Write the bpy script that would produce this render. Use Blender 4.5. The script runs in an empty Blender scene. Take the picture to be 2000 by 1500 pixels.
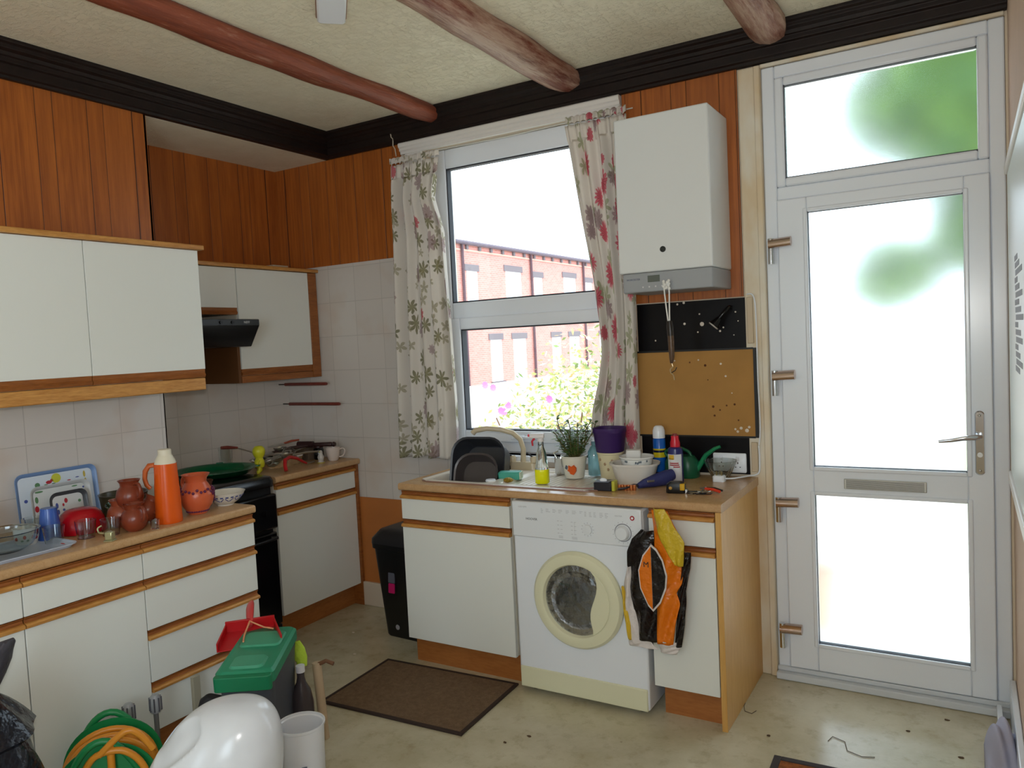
import bpy, bmesh, math, random
from mathutils import Vector, Matrix, Euler
random.seed(7)
PI = math.pi
SC = bpy.context.scene
COL = SC.collection
# ---------------------------------------------------------------- camera
cam_d = bpy.data.cameras.new('camera'); cam = bpy.data.objects.new('camera', cam_d); COL.objects.link(cam)
SC.camera = cam
yaw, pitch, roll, foc = 0.5387, -0.054, -0.0488, 1499.26
fw = Vector((-math.sin(yaw)*math.cos(pitch), math.cos(yaw)*math.cos(pitch), math.sin(pitch)))
r0 = Vector((math.cos(yaw), math.sin(yaw), 0)); u0 = r0.cross(fw)
rr = r0*math.cos(roll)+u0*math.sin(roll); uu = -r0*math.sin(roll)+u0*math.cos(roll)
CP = Vector((3.6649, -3.4061, 1.5142))
mw = Matrix((( rr.x, uu.x, -fw.x, CP.x), (rr.y, uu.y, -fw.y, CP.y), (rr.z, uu.z, -fw.z, CP.z), (0, 0, 0, 1)))
cam.matrix_world = mw
cam_d.sensor_fit = 'HORIZONTAL'; cam_d.sensor_width = 36; cam_d.lens = foc/2000*36
cam_d.clip_start = 0.02; cam_d.clip_end = 200
# ---------------------------------------------------------------- world, lights, exposure
vs = SC.view_settings
vs.view_transform = 'Standard'; vs.look = 'None'; vs.gamma = 1; vs.exposure = -0.12
wd = bpy.data.worlds.new('sky'); SC.world = wd; wd.use_nodes = True
bg = wd.node_tree.nodes['Background']; bg.inputs[0].default_value = (0.73, 0.88, 1.0, 1); bg.inputs[1].default_value = 4.0
def add_light(name, kind, loc, energy, color=(1, 1, 1), target=None, **kw):
    d = bpy.data.lights.new(name, kind); d.energy = energy; d.color = color
    for k, v in kw.items(): setattr(d, k, v)
    o = bpy.data.objects.new(name, d); COL.objects.link(o); o.location = loc
    if target is not None:
        o.rotation_euler = (Vector(target)-Vector(loc)).to_track_quat('-Z', 'Y').to_euler()
    return o
add_light('sun', 'SUN', (5, -2, 14), 4.0, (1.0, 0.96, 0.88), target=(0, 6, 0), angle=0.6)
# added fill lamp at an invented rear wall opening, unseen behind the camera
add_light('rear_fill_light', 'AREA', (2.2, -6.35, 1.55), 5, (0.68, 0.86, 1.0), target=(2.0, 0, 2.6), shape='RECTANGLE', size=0.75, size_y=1.4)
# unseen fill lamp added in the right wall to brighten left cabinets and alcove
add_light('side_fill_light', 'AREA', (3.86, -4.95, 1.6), 31, (0.74, 0.89, 1.0), target=(0.3, -1.9, 2.3), shape='RECTANGLE', size=1.2, size_y=1.3)
# flash of the camera
add_light('camera_flash', 'AREA', (3.60, -3.37, 1.60), 18, (1.0, 0.98, 0.95), target=(1.5, -1.3, 3.0), shape='RECTANGLE', size=0.05, size_y=0.03)
# ---------------------------------------------------------------- materials
MATS = {}
def lin(c): return tuple(((v/255)/12.92 if v/255 <= 0.04045 else ((v/255+0.055)/1.055)**2.4) for v in c)
def mat(name, col, rough=0.5, metal=0.0, trans=0.0, ior=1.45, spec=0.5, alpha=1.0, emis=None, noise=None, bump=None, coat=0.0, sheen=0.0):
    """col = sRGB 0-255; noise = (scale, amount) colour variation; bump = (scale, strength)"""
    if name in MATS: return MATS[name]
    m = bpy.data.materials.new(name); m.use_nodes = True; nt = m.node_tree
    p = nt.nodes['Principled BSDF']; c = lin(col)
    p.inputs['Base Color'].default_value = (*c, 1); p.inputs['Roughness'].default_value = rough
    p.inputs['Metallic'].default_value = metal; p.inputs['Transmission Weight'].default_value = trans
    p.inputs['IOR'].default_value = ior; p.inputs['Specular IOR Level'].default_value = spec
    p.inputs['Coat Weight'].default_value = coat
    if emis: p.inputs['Emission Color'].default_value = (*lin(emis[0]), 1); p.inputs['Emission Strength'].default_value = emis[1]
    tc = None
    if noise or bump:
        tc = nt.nodes.new('ShaderNodeTexCoord')
    if noise:
        n = nt.nodes.new('ShaderNodeTexNoise'); n.inputs['Scale'].default_value = noise[0]; n.inputs['Detail'].default_value = 4
        nt.links.new(tc.outputs['Object'], n.inputs['Vector'])
        r = nt.nodes.new('ShaderNodeMapRange'); r.inputs['From Min'].default_value = .3; r.inputs['From Max'].default_value = .7
        r.inputs['To Min'].default_value = 1-noise[1]; r.inputs['To Max'].default_value = 1+noise[1]*.4
        nt.links.new(n.outputs['Fac'], r.inputs['Value'])
        v = nt.nodes.new('ShaderNodeVectorMath'); v.operation = 'SCALE'; v.inputs[0].default_value = c
        nt.links.new(r.outputs[0], v.inputs['Scale']); nt.links.new(v.outputs[0], p.inputs['Base Color'])
    if bump:
        n = nt.nodes.new('ShaderNodeTexNoise'); n.inputs['Scale'].default_value = bump[0]; n.inputs['Detail'].default_value = 3
        nt.links.new(tc.outputs['Object'], n.inputs['Vector'])
        b = nt.nodes.new('ShaderNodeBump'); b.inputs['Strength'].default_value = bump[1]; b.inputs['Distance'].default_value = .01
        nt.links.new(n.outputs['Fac'], b.inputs['Height']); nt.links.new(b.outputs[0], p.inputs['Normal'])
    MATS[name] = m; return m
class NT:
    def __init__(s, name, rough=.5):
        s.m = bpy.data.materials.new(name); s.m.use_nodes = True; s.t = s.m.node_tree; s.p = s.t.nodes['Principled BSDF']
        s.p.inputs['Roughness'].default_value = rough; MATS[name] = s.m
    def n(s, typ, **kw):
        x = s.t.nodes.new('ShaderNode'+typ)
        for k, v in kw.items(): setattr(x, k, v)
        return x
    def l(s, a, b): s.t.links.new(a, b)
    def put(s, v, sock):
        if hasattr(v, 'links'): s.l(v, sock)
        else: sock.default_value = v
    def math(s, op, a, b=0.0, c=None, clamp=False):
        x = s.n('Math', operation=op); x.use_clamp = clamp; s.put(a, x.inputs[0]); s.put(b, x.inputs[1])
        if c is not None: s.put(c, x.inputs[2])
        return x.outputs[0]
    def mix(s, f, a, b):
        x = s.n('Mix', data_type='RGBA'); s.put(f, x.inputs['Factor'])
        s.put(a if hasattr(a, 'links') else (*a, 1), x.inputs['A']); s.put(b if hasattr(b, 'links') else (*b, 1), x.inputs['B'])
        return x.outputs['Result']
    def noise(s, vec, scale, detail=3, rough=.5):
        x = s.n('TexNoise'); x.inputs['Scale'].default_value = scale; x.inputs['Detail'].default_value = detail
        x.inputs['Roughness'].default_value = rough; s.l(vec, x.inputs['Vector']); return x.outputs['Fac']
    def ramp(s, v, a, b):
        x = s.n('MapRange'); s.put(v, x.inputs['Value']); x.inputs['From Min'].default_value = a; x.inputs['From Max'].default_value = b
        return x.outputs[0]
    def bump(s, h, strength, dist=.01):
        b = s.n('Bump'); b.inputs['Strength'].default_value = strength; b.inputs['Distance'].default_value = dist
        s.l(h, b.inputs['Height']); s.l(b.outputs[0], s.p.inputs['Normal'])
def coords(t, kind='Object'):
    tc = t.n('TexCoord'); return tc.outputs[kind]
def scaled(t, v, sc):
    mp = t.n('Mapping'); mp.inputs['Scale'].default_value = sc; t.l(v, mp.inputs['Vector']); return mp.outputs[0]

def wood_mat(name, c1, c2, sc=(1, 1, 1), rough=.4, gs=14, bump=.05):
    t = NT(name, rough); v = scaled(t, coords(t), sc)
    n = t.noise(v, gs, 5, .6); n2 = t.noise(v, gs*4, 3)
    f = t.math('ADD', t.math('MULTIPLY', t.ramp(n, .3, .7), .7), t.math('MULTIPLY', t.ramp(n2, .35, .65), .3), clamp=True)
    t.l(t.mix(f, lin(c1), lin(c2)), t.p.inputs['Base Color']); t.bump(n2, bump, .002)
    return t.m
# horizontally grained oak trims; sc small along the grain
wood_mat('oak_trim', (212, 156, 84), (172, 112, 48), (1, 1, 10), .38, 8)
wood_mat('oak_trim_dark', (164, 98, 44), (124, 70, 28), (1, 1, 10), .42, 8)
wood_mat('oak_panel', (216, 170, 98), (202, 152, 80), (6, 6, .6), .4, 6)
wood_mat('plinth_wood', (176, 112, 56), (154, 92, 42), (1, 1, 5), .45, 6)
wood_mat('worktop_laminate', (200, 162, 118), (182, 142, 98), (5, 5, 5), .24, 9, .02)
wood_mat('dark_stain', (34, 22, 19), (22, 14, 12), (2, 2, 2), .5, 6, .1); MATS['dark_stain'].node_tree.nodes['Principled BSDF'].inputs['Specular IOR Level'].default_value = .3
wood_mat('rod_wood', (140, 62, 50), (104, 42, 34), (2, 8, 8), .45)
# beams: red-brown log with pale rubbed streaks along y
def beam_mat(name, lo, hi, amt):
    t = NT(name, .5); v = scaled(t, coords(t), (9, 1.0, 9)); n = t.noise(v, 3.2, 6, .65); n2 = t.noise(scaled(t, coords(t), (30, 3, 30)), 3, 4)
    base = t.mix(t.ramp(n, .35, .65), lin((112, 52, 34)), lin((150, 78, 52)))
    t.l(t.mix(t.math('MULTIPLY', t.ramp(t.noise(v, 1.6, 8, .75), lo, hi), amt), base, lin((204, 180, 160))), t.p.inputs['Base Color']); t.bump(n2, .6, .01)
beam_mat('beam_wood', .56, .70, .5); beam_mat('beam_wood_rubbed', .40, .58, .75)
# wood panelling with grooves (needs a horizontal coordinate: x+y of the wall it is on)
def panelling(name, axis):
    t = NT(name, .42); co = coords(t); s = t.n('SeparateXYZ'); t.l(co, s.inputs[0])
    u = s.outputs[axis]
    # irregular board widths: warp u, then repeat
    w = t.math('ADD', u, t.math('MULTIPLY', t.math('SINE', t.math('MULTIPLY', u, 27.0)), .022))
    fr = t.math('FRACT', t.math('DIVIDE', w, .105)); d = t.math('ABSOLUTE', t.math('SUBTRACT', fr, .5))
    groove = t.ramp(d, .478, .492)
    idx = t.math('FLOOR', t.math('DIVIDE', w, .105))
    wn = t.n('TexWhiteNoise', noise_dimensions='1D'); t.l(idx, wn.inputs['W'])
    off = t.n('CombineXYZ'); t.l(t.math('MULTIPLY', wn.outputs['Value'], 9.0), off.inputs[2]); t.l(t.math('MULTIPLY', wn.outputs['Value'], 5.0), off.inputs[0])
    va = t.n('VectorMath', operation='ADD'); t.l(co, va.inputs[0]); t.l(off.outputs[0], va.inputs[1])
    v1 = scaled(t, va.outputs[0], (14, 14, 1.1))
    wv = t.n('TexWave', wave_type='RINGS', rings_direction='Z'); wv.inputs['Scale'].default_value = .9; wv.inputs['Distortion'].default_value = 5
    wv.inputs['Detail'].default_value = 2; t.l(v1, wv.inputs['Vector'])
    n = t.noise(v1, 1.6, 5, .6); n2 = t.noise(scaled(t, va.outputs[0], (120, 120, 5)), 1.5, 2)
    g = t.math('ADD', t.math('MULTIPLY', t.ramp(n, .3, .7), .55), t.math('ADD', t.math('MULTIPLY', wv.outputs['Fac'], .2), t.math('MULTIPLY', t.ramp(n2, .35, .65), .25)))
    c = t.mix(g, lin((190, 108, 40)), lin((132, 66, 22)))
    c = t.mix(t.math('MULTIPLY', wn.outputs['Value'], .25), c, lin((168, 96, 40)))
    t.l(t.mix(groove, c, lin((60, 26, 10))), t.p.inputs['Base Color'])
    t.bump(t.math('SUBTRACT', 1.0, groove), .5, .004); return t.m
PX, PY = panelling('panelling_back', 0), panelling('panelling_side', 1)
# tiles
def tiles(name, axis):
    t = NT(name, .3); co = coords(t); s = t.n('SeparateXYZ'); t.l(co, s.inputs[0]); c = t.n('CombineXYZ')
    t.l(s.outputs[axis], c.inputs[0]); t.l(s.outputs[2], c.inputs[1])
    b = t.n('TexBrick'); b.offset = 0; b.inputs['Scale'].default_value = 1; b.inputs['Mortar Size'].default_value = .0022
    b.inputs['Mortar Smooth'].default_value = .3
    b.inputs['Brick Width'].default_value = .2; b.inputs['Row Height'].default_value = .2
    b.inputs['Color1'].default_value = (*lin((212, 204, 196)), 1); b.inputs['Color2'].default_value = (*lin((206, 198, 190)), 1)
    b.inputs['Mortar'].default_value = (*lin((190, 182, 174)), 1); t.l(c.outputs[0], b.inputs['Vector'])
    n = t.noise(co, 3.2, 3)
    t.l(t.mix(t.math('MULTIPLY', t.ramp(n, .55, .75), .45), b.outputs['Color'], lin((196, 164, 138))), t.p.inputs['Base Color'])
    t.bump(t.math('SUBTRACT', 1.0, b.outputs['Fac']), .3, .002); return t.m
TX, TY = tiles('tiles_back', 0), tiles('tiles_side', 1)
# textured ceiling
t = NT('stipple_ceiling', .6); co = coords(t)
n = t.noise(co, 9, 5, .6); wv = t.noise(scaled(t, co, (22, 60, 30)), 1, 4, .7); wv2 = t.noise(scaled(t, co, (55, 18, 30)), 1.1, 4, .7)
h = t.math('ADD', t.ramp(wv, .52, .62), t.ramp(wv2, .55, .63))
t.l(t.mix(t.ramp(n, .3, .7), lin((242, 236, 212)), lin((234, 226, 200))), t.p.inputs['Base Color']); t.bump(h, .55, .006)
# vinyl floor
t = NT('vinyl_floor', .24); co = coords(t); n = t.noise(co, 3, 6, .65); n2 = t.noise(co, 14, 5, .7)
c = t.mix(t.ramp(n, .35, .65), lin((208, 200, 174)), lin((186, 176, 146)))
c = t.mix(t.math('MULTIPLY', t.ramp(n2, .52, .7), .4), c, lin((150, 132, 96)))
vo = t.n('TexVoronoi'); vo.inputs['Scale'].default_value = 7; t.l(co, vo.inputs['Vector'])
c = t.mix(t.math('MULTIPLY', t.math('SUBTRACT', 1.0, t.ramp(vo.outputs['Distance'], .02, .045)), .5), c, lin((110, 90, 66)))
t.l(c, t.p.inputs['Base Color']); t.bump(n2, .05, .003)
# mat
t = NT('coir_mat', .95); co = coords(t); n = t.noise(co, 60, 3, .7); n2 = t.noise(co, 420, 2)
t.l(t.mix(t.ramp(t.math('ADD', t.math('MULTIPLY', n, .5), t.math('MULTIPLY', n2, .5)), .35, .65), lin((134, 108, 82)), lin((98, 76, 56))), t.p.inputs['Base Color']); t.bump(n2, .6, .004)
# washed plaster (architrave paint, yellowed)
t = NT('aged_white_paint', .5); co = coords(t); n = t.noise(scaled(t, co, (3, 3, 1.2)), 3, 3)
t.l(t.mix(t.ramp(n, .4, .65), lin((232, 224, 206)), lin((222, 200, 164))), t.p.inputs['Base Color'])
# curtain fabrics : floral print in uv space (metres of unfolded cloth)
def floral(name, spec):
    t = NT(name, .9); uv = coords(t, 'UV'); col = lin((236, 230, 222)); t.p.inputs['Specular IOR Level'].default_value = .1
    cur = None
    for k, (scale, rad, petals, depth, cA, cB, amt, thr) in enumerate(spec):
        mp = t.n('Mapping'); mp.inputs['Location'].default_value = (k*3.37+.13, k*1.91+.4, 0); mp.inputs['Scale'].default_value = (scale, scale, 1); t.l(uv, mp.inputs['Vector'])
        nz = t.n('TexNoise'); nz.inputs['Scale'].default_value = 2.3; t.l(mp.outputs[0], nz.inputs['Vector'])
        vm = t.n('VectorMath', operation='SCALE'); t.l(nz.outputs['Color'], vm.inputs[0]); vm.inputs['Scale'].default_value = .22
        va = t.n('VectorMath', operation='ADD'); t.l(mp.outputs[0], va.inputs[0]); t.l(vm.outputs[0], va.inputs[1])
        vo = t.n('TexVoronoi', voronoi_dimensions='2D'); vo.inputs['Scale'].default_value = 1; vo.inputs['Randomness'].default_value = .8; t.l(va.outputs[0], vo.inputs['Vector'])
        sb = t.n('VectorMath', operation='SUBTRACT'); t.l(va.outputs[0], sb.inputs[0]); t.l(vo.outputs['Position'], sb.inputs[1])
        sp = t.n('SeparateXYZ'); t.l(sb.outputs[0], sp.inputs[0]); sc = t.n('SeparateColor'); t.l(vo.outputs['Color'], sc.inputs[0])
        ang = t.math('ADD', t.math('ARCTAN2', sp.outputs[1], sp.outputs[0]), t.math('MULTIPLY', sc.outputs[1], 6.28))
        pet = t.math('ABSOLUTE', t.math('COSINE', t.math('MULTIPLY', ang, petals/2)))
        R = t.math('MULTIPLY', t.math('ADD', 1-depth, t.math('MULTIPLY', pet, depth)), rad)
        R = t.math('MULTIPLY', R, t.math('ADD', .75, t.math('MULTIPLY', sc.outputs[2], .5)))
        q = t.math('DIVIDE', vo.outputs['Distance'], R)
        inside = t.math('SUBTRACT', 1.0, t.ramp(q, .88, 1.0))
        pick = t.math('GREATER_THAN', sc.outputs[0], thr)
        fac = t.math('MULTIPLY', t.math('MULTIPLY', inside, pick), amt)
        cc = t.mix(t.ramp(t.math('ADD', t.math('MULTIPLY', pet, .7), t.math('MULTIPLY', q, .3)), .2, .9), lin(cA), lin(cB))
        cur = t.mix(fac, cur if cur is not None else col, cc)
    t.l(cur, t.p.inputs['Base Color'])
    # thin cloth lets daylight through
    tr = t.n('BsdfTranslucent'); t.l(cur, tr.inputs['Color']); ms = t.n('MixShader'); ms.inputs[0].default_value = .3
    out = [x for x in t.t.nodes if x.type == 'OUTPUT_MATERIAL'][0]
    t.l(t.p.outputs[0], ms.inputs[1]); t.l(tr.outputs[0], ms.inputs[2]); t.l(ms.outputs[0], out.inputs['Surface'])
    return t.m
floral('curtain_left_print', [
    (8.5, .40, 7, .8, (150, 146, 96), (118, 114, 72), .8, .5),
    (11.0, .36, 5, .85, (136, 128, 92), (166, 158, 120), .65, .55),
    (5.5, .26, 8, .4, (150, 118, 122), (176, 150, 152), .7, .62),
    (4.0, .14, 9, .3, (190, 40, 66), (214, 80, 100), .8, .85)])
floral('curtain_right_print', [
    (7.5, .40, 6, .8, (150, 156, 110), (176, 180, 140), .75, .5),
    (6.0, .34, 9, .45, (136, 104, 110), (174, 146, 150), .75, .62),
    (6.4, .42, 15, .4, (190, 36, 70), (226, 120, 136), .92, .66),
    (9.0, .34, 10, .3, (196, 50, 80), (216, 96, 118), .85, .84)])
# brick of the terrace
t = NT('terrace_brick', .9); co = coords(t); s = t.n('SeparateXYZ'); t.l(co, s.inputs[0]); c = t.n('CombineXYZ'); t.l(s.outputs[1], c.inputs[0]); t.l(s.outputs[2], c.inputs[1])
b = t.n('TexBrick'); b.inputs['Scale'].default_value = 1; b.inputs['Brick Width'].default_value = .23; b.inputs['Row Height'].default_value = .075; b.inputs['Mortar Size'].default_value = .006
b.inputs['Color1'].default_value = (*lin((212, 144, 134)), 1); b.inputs['Color2'].default_value = (*lin((204, 132, 122)), 1); b.inputs['Mortar'].default_value = (*lin((216, 174, 164)), 1)
t.l(c.outputs[0], b.inputs['Vector']); t.l(b.outputs['Color'], t.p.inputs['Base Color'])
# clear window glass (thin pane) and frosted door glass
t = NT('window_glass', .0); g = t.n('BsdfGlossy'); g.inputs['Roughness'].default_value = .02; tp = t.n('BsdfTransparent'); ms = t.n('MixShader'); ms.inputs[0].default_value = .05
out = [x for x in t.t.nodes if x.type == 'OUTPUT_MATERIAL'][0]; t.l(tp.outputs[0], ms.inputs[1]); t.l(g.outputs[0], ms.inputs[2]); t.l(ms.outputs[0], out.inputs['Surface'])
t = NT('frosted_glass', .26); t.p.inputs['Transmission Weight'].default_value = 1; t.p.inputs['IOR'].default_value = 1.25; t.p.inputs['Base Color'].default_value = (1, 1, 1, 1)
n = t.noise(coords(t), 300, 2); t.bump(n, .08, .001)
def glass(name, col=(245, 250, 250), rough=.02): return mat(name, col, rough, trans=1.0, ior=1.45)
W = lambda *a, **k: mat(*a, **k)
white_panel = W('white_laminate', (228, 230, 224), .38, bump=(40, .01))
white_pvc = W('white_pvc', (238, 244, 252), .22)
carcass = W('carcass_white', (214, 206, 190), .5)
appliance = W('appliance_white', (232, 236, 242), .28)
cream = W('cream_plastic', (224, 222, 190), .35)
black_gloss = W('black_enamel', (10, 10, 13), .22)
black_plastic = W('black_plastic', (14, 14, 17), .4)
chrome = W('chrome', (210, 212, 216), .12, metal=1)
steel = W('brushed_steel', (190, 188, 182), .32, metal=1)
clear = glass('clear_glass')
shadow_gap = W('dark_gap', (60, 40, 26), .8)

# ---------------------------------------------------------------- geometry helpers
class B:
    def __init__(s): s.bm = bmesh.new(); s.uv = None
    def box(s, x0, x1, y0, y1, z0, z1, m=None):
        v = [s.bm.verts.new((x, y, z)) for x in (x0, x1) for y in (y0, y1) for z in (z0, z1)]
        if m is not None:
            for q in v: q.co = m @ q.co
        for f in ((0, 1, 3, 2), (4, 6, 7, 5), (0, 4, 5, 1), (2, 3, 7, 6), (0, 2, 6, 4), (1, 5, 7, 3)): s.bm.faces.new([v[i] for i in f])
        return s
    def rings(s, rings, close=True, cap0=True, cap1=True):
        vr = [[s.bm.verts.new(p) for p in r] for r in rings]
        n = len(vr[0])
        for a, b in zip(vr, vr[1:]):
            for i in range(n if close else n-1):
                j = (i+1) % n; s.bm.faces.new((a[i], a[j], b[j], b[i]))
        if cap0 and n > 2: s.bm.faces.new(list(reversed(vr[0])))
        if cap1 and n > 2: s.bm.faces.new(vr[-1])
        return s
    def lathe(s, prof, c=(0, 0, 0), seg=32, m=None):
        """prof: (r, z) list"""
        C0 = Vector(c); first = prof[0][0] < 1e-5; last = prof[-1][0] < 1e-5
        rr_ = []
        for r, z in prof:
            r = max(r, 1e-4)
            ring = [Vector((r*math.cos(2*PI*i/seg), r*math.sin(2*PI*i/seg), z)) for i in range(seg)]
            rr_.append([(m @ p if m is not None else p)+C0 for p in ring])
        return s.rings(rr_)
    def tube(s, pts, r, seg=10, caps=True, flat=None):
        pts = [Vector(p) for p in pts]
        if 4 <= len(pts) < 30 and not isinstance(r, (list, tuple)) and seg >= 8:
            q = [pts[0]]+pts+[pts[-1]]; out = []
            for i in range(1, len(q)-2):
                p0, p1, p2, p3 = q[i-1:i+3]
                for k in range(5):
                    t_ = k/5; out.append(.5*((2*p1)+(p2-p0)*t_+(2*p0-5*p1+4*p2-p3)*t_*t_+(3*p1-p0-3*p2+p3)*t_**3))
            pts = out+[pts[-1]]
        rad = r if isinstance(r, (list, tuple)) else [r]*len(pts); rings = []; up = None
        for i, p in enumerate(pts):
            d = (pts[min(i+1, len(pts)-1)]-pts[max(i-1, 0)]).normalized()
            if up is None: up = d.orthogonal().normalized()
            up = (up-d*up.dot(d)); up = up.normalized() if up.length > 1e-6 else d.orthogonal().normalized()
            sd = d.cross(up)
            rings.append([p+(up*math.cos(2*PI*k/seg)+sd*math.sin(2*PI*k/seg)*(flat or 1))*rad[i] for k in range(seg)])
        return s.rings(rings, cap0=caps, cap1=caps)
    def prism(s, poly, axis, a, b, m=None):
        """poly 2D points extruded along axis from a to b"""
        def mk(p, t):
            q = {'x': (t, p[0], p[1]), 'y': (p[0], t, p[1]), 'z': (p[0], p[1], t)}[axis]; q = Vector(q)
            return m @ q if m is not None else q
        return s.rings([[mk(p, a) for p in poly], [mk(p, b) for p in poly]])
    def loft(s, secs, m=None):
        """secs: list of (z, w, d, r[, ox, oy]) rounded rectangles"""
        rg = []
        for sec in secs:
            z, w, d, r = sec[:4]; ox, oy = (sec[4:6] if len(sec) > 4 else (0, 0))
            pts = [Vector((x+ox, y+oy, z)) for x, y in rrect(w, d, r)]
            rg.append([m @ p if m is not None else p for p in pts])
        return s.rings(rg)
    def ball(s, c, r, m=None, seg=16, rg=10):
        r = r if isinstance(r, (tuple, list)) else (r, r, r)
        prof = [(math.sin(PI*i/rg), -math.cos(PI*i/rg)) for i in range(rg+1)]
        S = Matrix.Diagonal((r[0], r[1], r[2])).to_3x3()
        if m is not None: S = m.to_3x3() @ S
        return s.lathe(prof, c, seg, S)
    def grid(s, nu, nv, f, uvf=None):
        V = [[s.bm.verts.new(f(i/nu, j/nv)) for i in range(nu+1)] for j in range(nv+1)]
        if uvf and s.uv is None: s.uv = s.bm.loops.layers.uv.new('UVMap')
        for j in range(nv):
            for i in range(nu):
                fc = s.bm.faces.new((V[j][i], V[j][i+1], V[j+1][i+1], V[j+1][i]))
                if uvf:
                    for lp, (a, b_) in zip(fc.loops, ((i, j), (i+1, j), (i+1, j+1), (i, j+1))): lp[s.uv].uv = uvf(a/nu, b_/nv)
        return s
    def quad(s, pts): s.bm.faces.new([s.bm.verts.new(p) for p in pts]); return s
    def mk(s, name, m, parent=None, loc=(0, 0, 0), rot=(0, 0, 0), bev=0, smooth=True, solid=0, sub=0, kind=None, label=None, nofix=False, seg=2):
        if not nofix: bmesh.ops.recalc_face_normals(s.bm, faces=s.bm.faces[:])
        me = bpy.data.meshes.new(name); s.bm.to_mesh(me); s.bm.free()
        me.materials.append(m if not isinstance(m, str) else MATS[m])
        if smooth:
            for p in me.polygons: p.use_smooth = True
            try: me.set_sharp_from_angle(angle=math.radians(38))
            except Exception: pass
        o = bpy.data.objects.new(name, me); COL.objects.link(o); o.location = loc; o.rotation_euler = rot
        if parent: o.parent = parent
        if solid: q = o.modifiers.new('s', 'SOLIDIFY'); q.thickness = solid; q.offset = 0
        if bev: q = o.modifiers.new('b', 'BEVEL'); q.width = bev; q.segments = seg; q.limit_method = 'ANGLE'; q.angle_limit = math.radians(40)
        if sub: q = o.modifiers.new('u', 'SUBSURF'); q.levels = sub; q.render_levels = sub
        if kind: o['kind'] = kind
        if label: o['label'] = label
        return o
def rrect(w, d, r, n=5):
    w /= 2; d /= 2; r = min(r, w*.999, d*.999); out = []
    for cx, cy, a0 in ((w-r, d-r, 0), (-w+r, d-r, 90), (-w+r, -d+r, 180), (w-r, -d+r, 270)):
        for k in range(n+1):
            a = math.radians(a0+90*k/n); out.append((cx+r*math.cos(a), cy+r*math.sin(a)))
    return out
def tag(o, label, cat, group=None):
    o['label'] = label; o['category'] = cat
    if group: o['group'] = group
    return o
def thing(name, label, cat, loc=(0, 0, 0), rz=0, group=None, rot=None):
    o = bpy.data.objects.new(name, None); COL.objects.link(o); o.location = loc; o.rotation_euler = rot or (0, 0, rz); o.empty_display_size = .05
    return tag(o, label, cat, group)
def copy_tree(o, parent=None):
    c = o.copy(); COL.objects.link(c)
    if parent: c.parent = parent
    for ch in list(o.children): copy_tree(ch, c)
    return c
def struct(name, b, m, **k): return b.mk(name, m, kind='structure', **k)
def text(body, size, loc, rot, m, parent, name='lettering', ext=.0004, label=None, sx=1):
    cu = bpy.data.curves.new('t', 'FONT'); cu.body = body; cu.size = size; cu.extrude = ext; cu.align_x = 'CENTER'; cu.align_y = 'CENTER'; cu.resolution_u = 2
    o = bpy.data.objects.new('t', cu); COL.objects.link(o); bpy.context.view_layer.update()
    me = bpy.data.meshes.new_from_object(o.evaluated_get(bpy.context.evaluated_depsgraph_get())); bpy.data.objects.remove(o)
    me.materials.clear(); me.materials.append(MATS[m] if isinstance(m, str) else m)
    q = bpy.data.objects.new(name, me); COL.objects.link(q); q.location = loc; q.rotation_euler = rot; q.scale = (sx, 1, 1); q.parent = parent
    if label: q['label'] = label
    return q
def arc(c, r, a0, a1, n, f): return [f(c, r, math.radians(a0+(a1-a0)*i/n)) for i in range(n+1)]

# ================================================================= ROOM SHELL
YB = -6.5; XR = 3.80; ZC = 2.765; ZS = 2.63; D = .443; YE = -1.185
struct('floor', B().box(-.12, XR+.12, YB, .12, -.1, 0), 'vinyl_floor', smooth=False)
struct('ceiling', B().box(-.12, XR+.12, YB, .12, ZC, ZC+.1), 'stipple_ceiling', smooth=False)
# back wall (y = 0) with window opening 1.17..2.24 x 0.93..2.575 and door opening 2.925..3.792 x 0..2.61
T_ = .28
wx0, wx1, wz0, wz1 = 1.13, 2.27, .93, 2.58
b = B(); b.box(-.12, wx0, 0, T_, 0, 2.02); b.box(wx0, wx1, 0, T_, 0, wz0); b.box(wx1, 2.925, 0, T_, 0, 2.02)
b.box(-.12, wx0, 0, T_, 2.02, ZC); b.box(wx0, wx1, 0, T_, wz1, ZC); b.box(wx1, 2.925, 0, T_, 2.02, ZC)
b.box(2.925, XR, 0, T_, 2.615, ZC); b.box(3.792, XR+.12, 0, T_, 0, 2.615)
struct('wall_back', b, W('plaster_cream', (222, 206, 182), .8), smooth=False)
struct('trim_1', B().box(0.001, .99, -.012, -.0005, 2.02, ZS), PX, smooth=False)           # panelling left of the window
struct('trim_2', B().box(2.30, 2.826, -.012, -.0005, 1.665, ZC-.13), PX, smooth=False)      # panelling behind the boiler
struct('trim_3', B().box(0.001, wx0, -.008, -.0005, .646, 2.02), TX, smooth=False)          # wall tiles
struct('trim_4', B().box(wx0, wx1, -.008, -.0005, .646, wz0-.03), TX, smooth=False)
struct('trim_5', B().box(0.55, 1.33, -.014, -.0005, .10, .646), W('hardboard_brown', (186, 112, 52), .55, noise=(4, .12)), smooth=False)
struct('baseboard_back', B().box(.55, 1.33, -.03, -.0005, 0, .14), W('skirting_cream', (214, 198, 178), .5), bev=.003)
struct('baseboard_right', B().box(XR-.022, XR-.001, -2.4, -.035, 0, .15), white_pvc, bev=.004)
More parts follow.
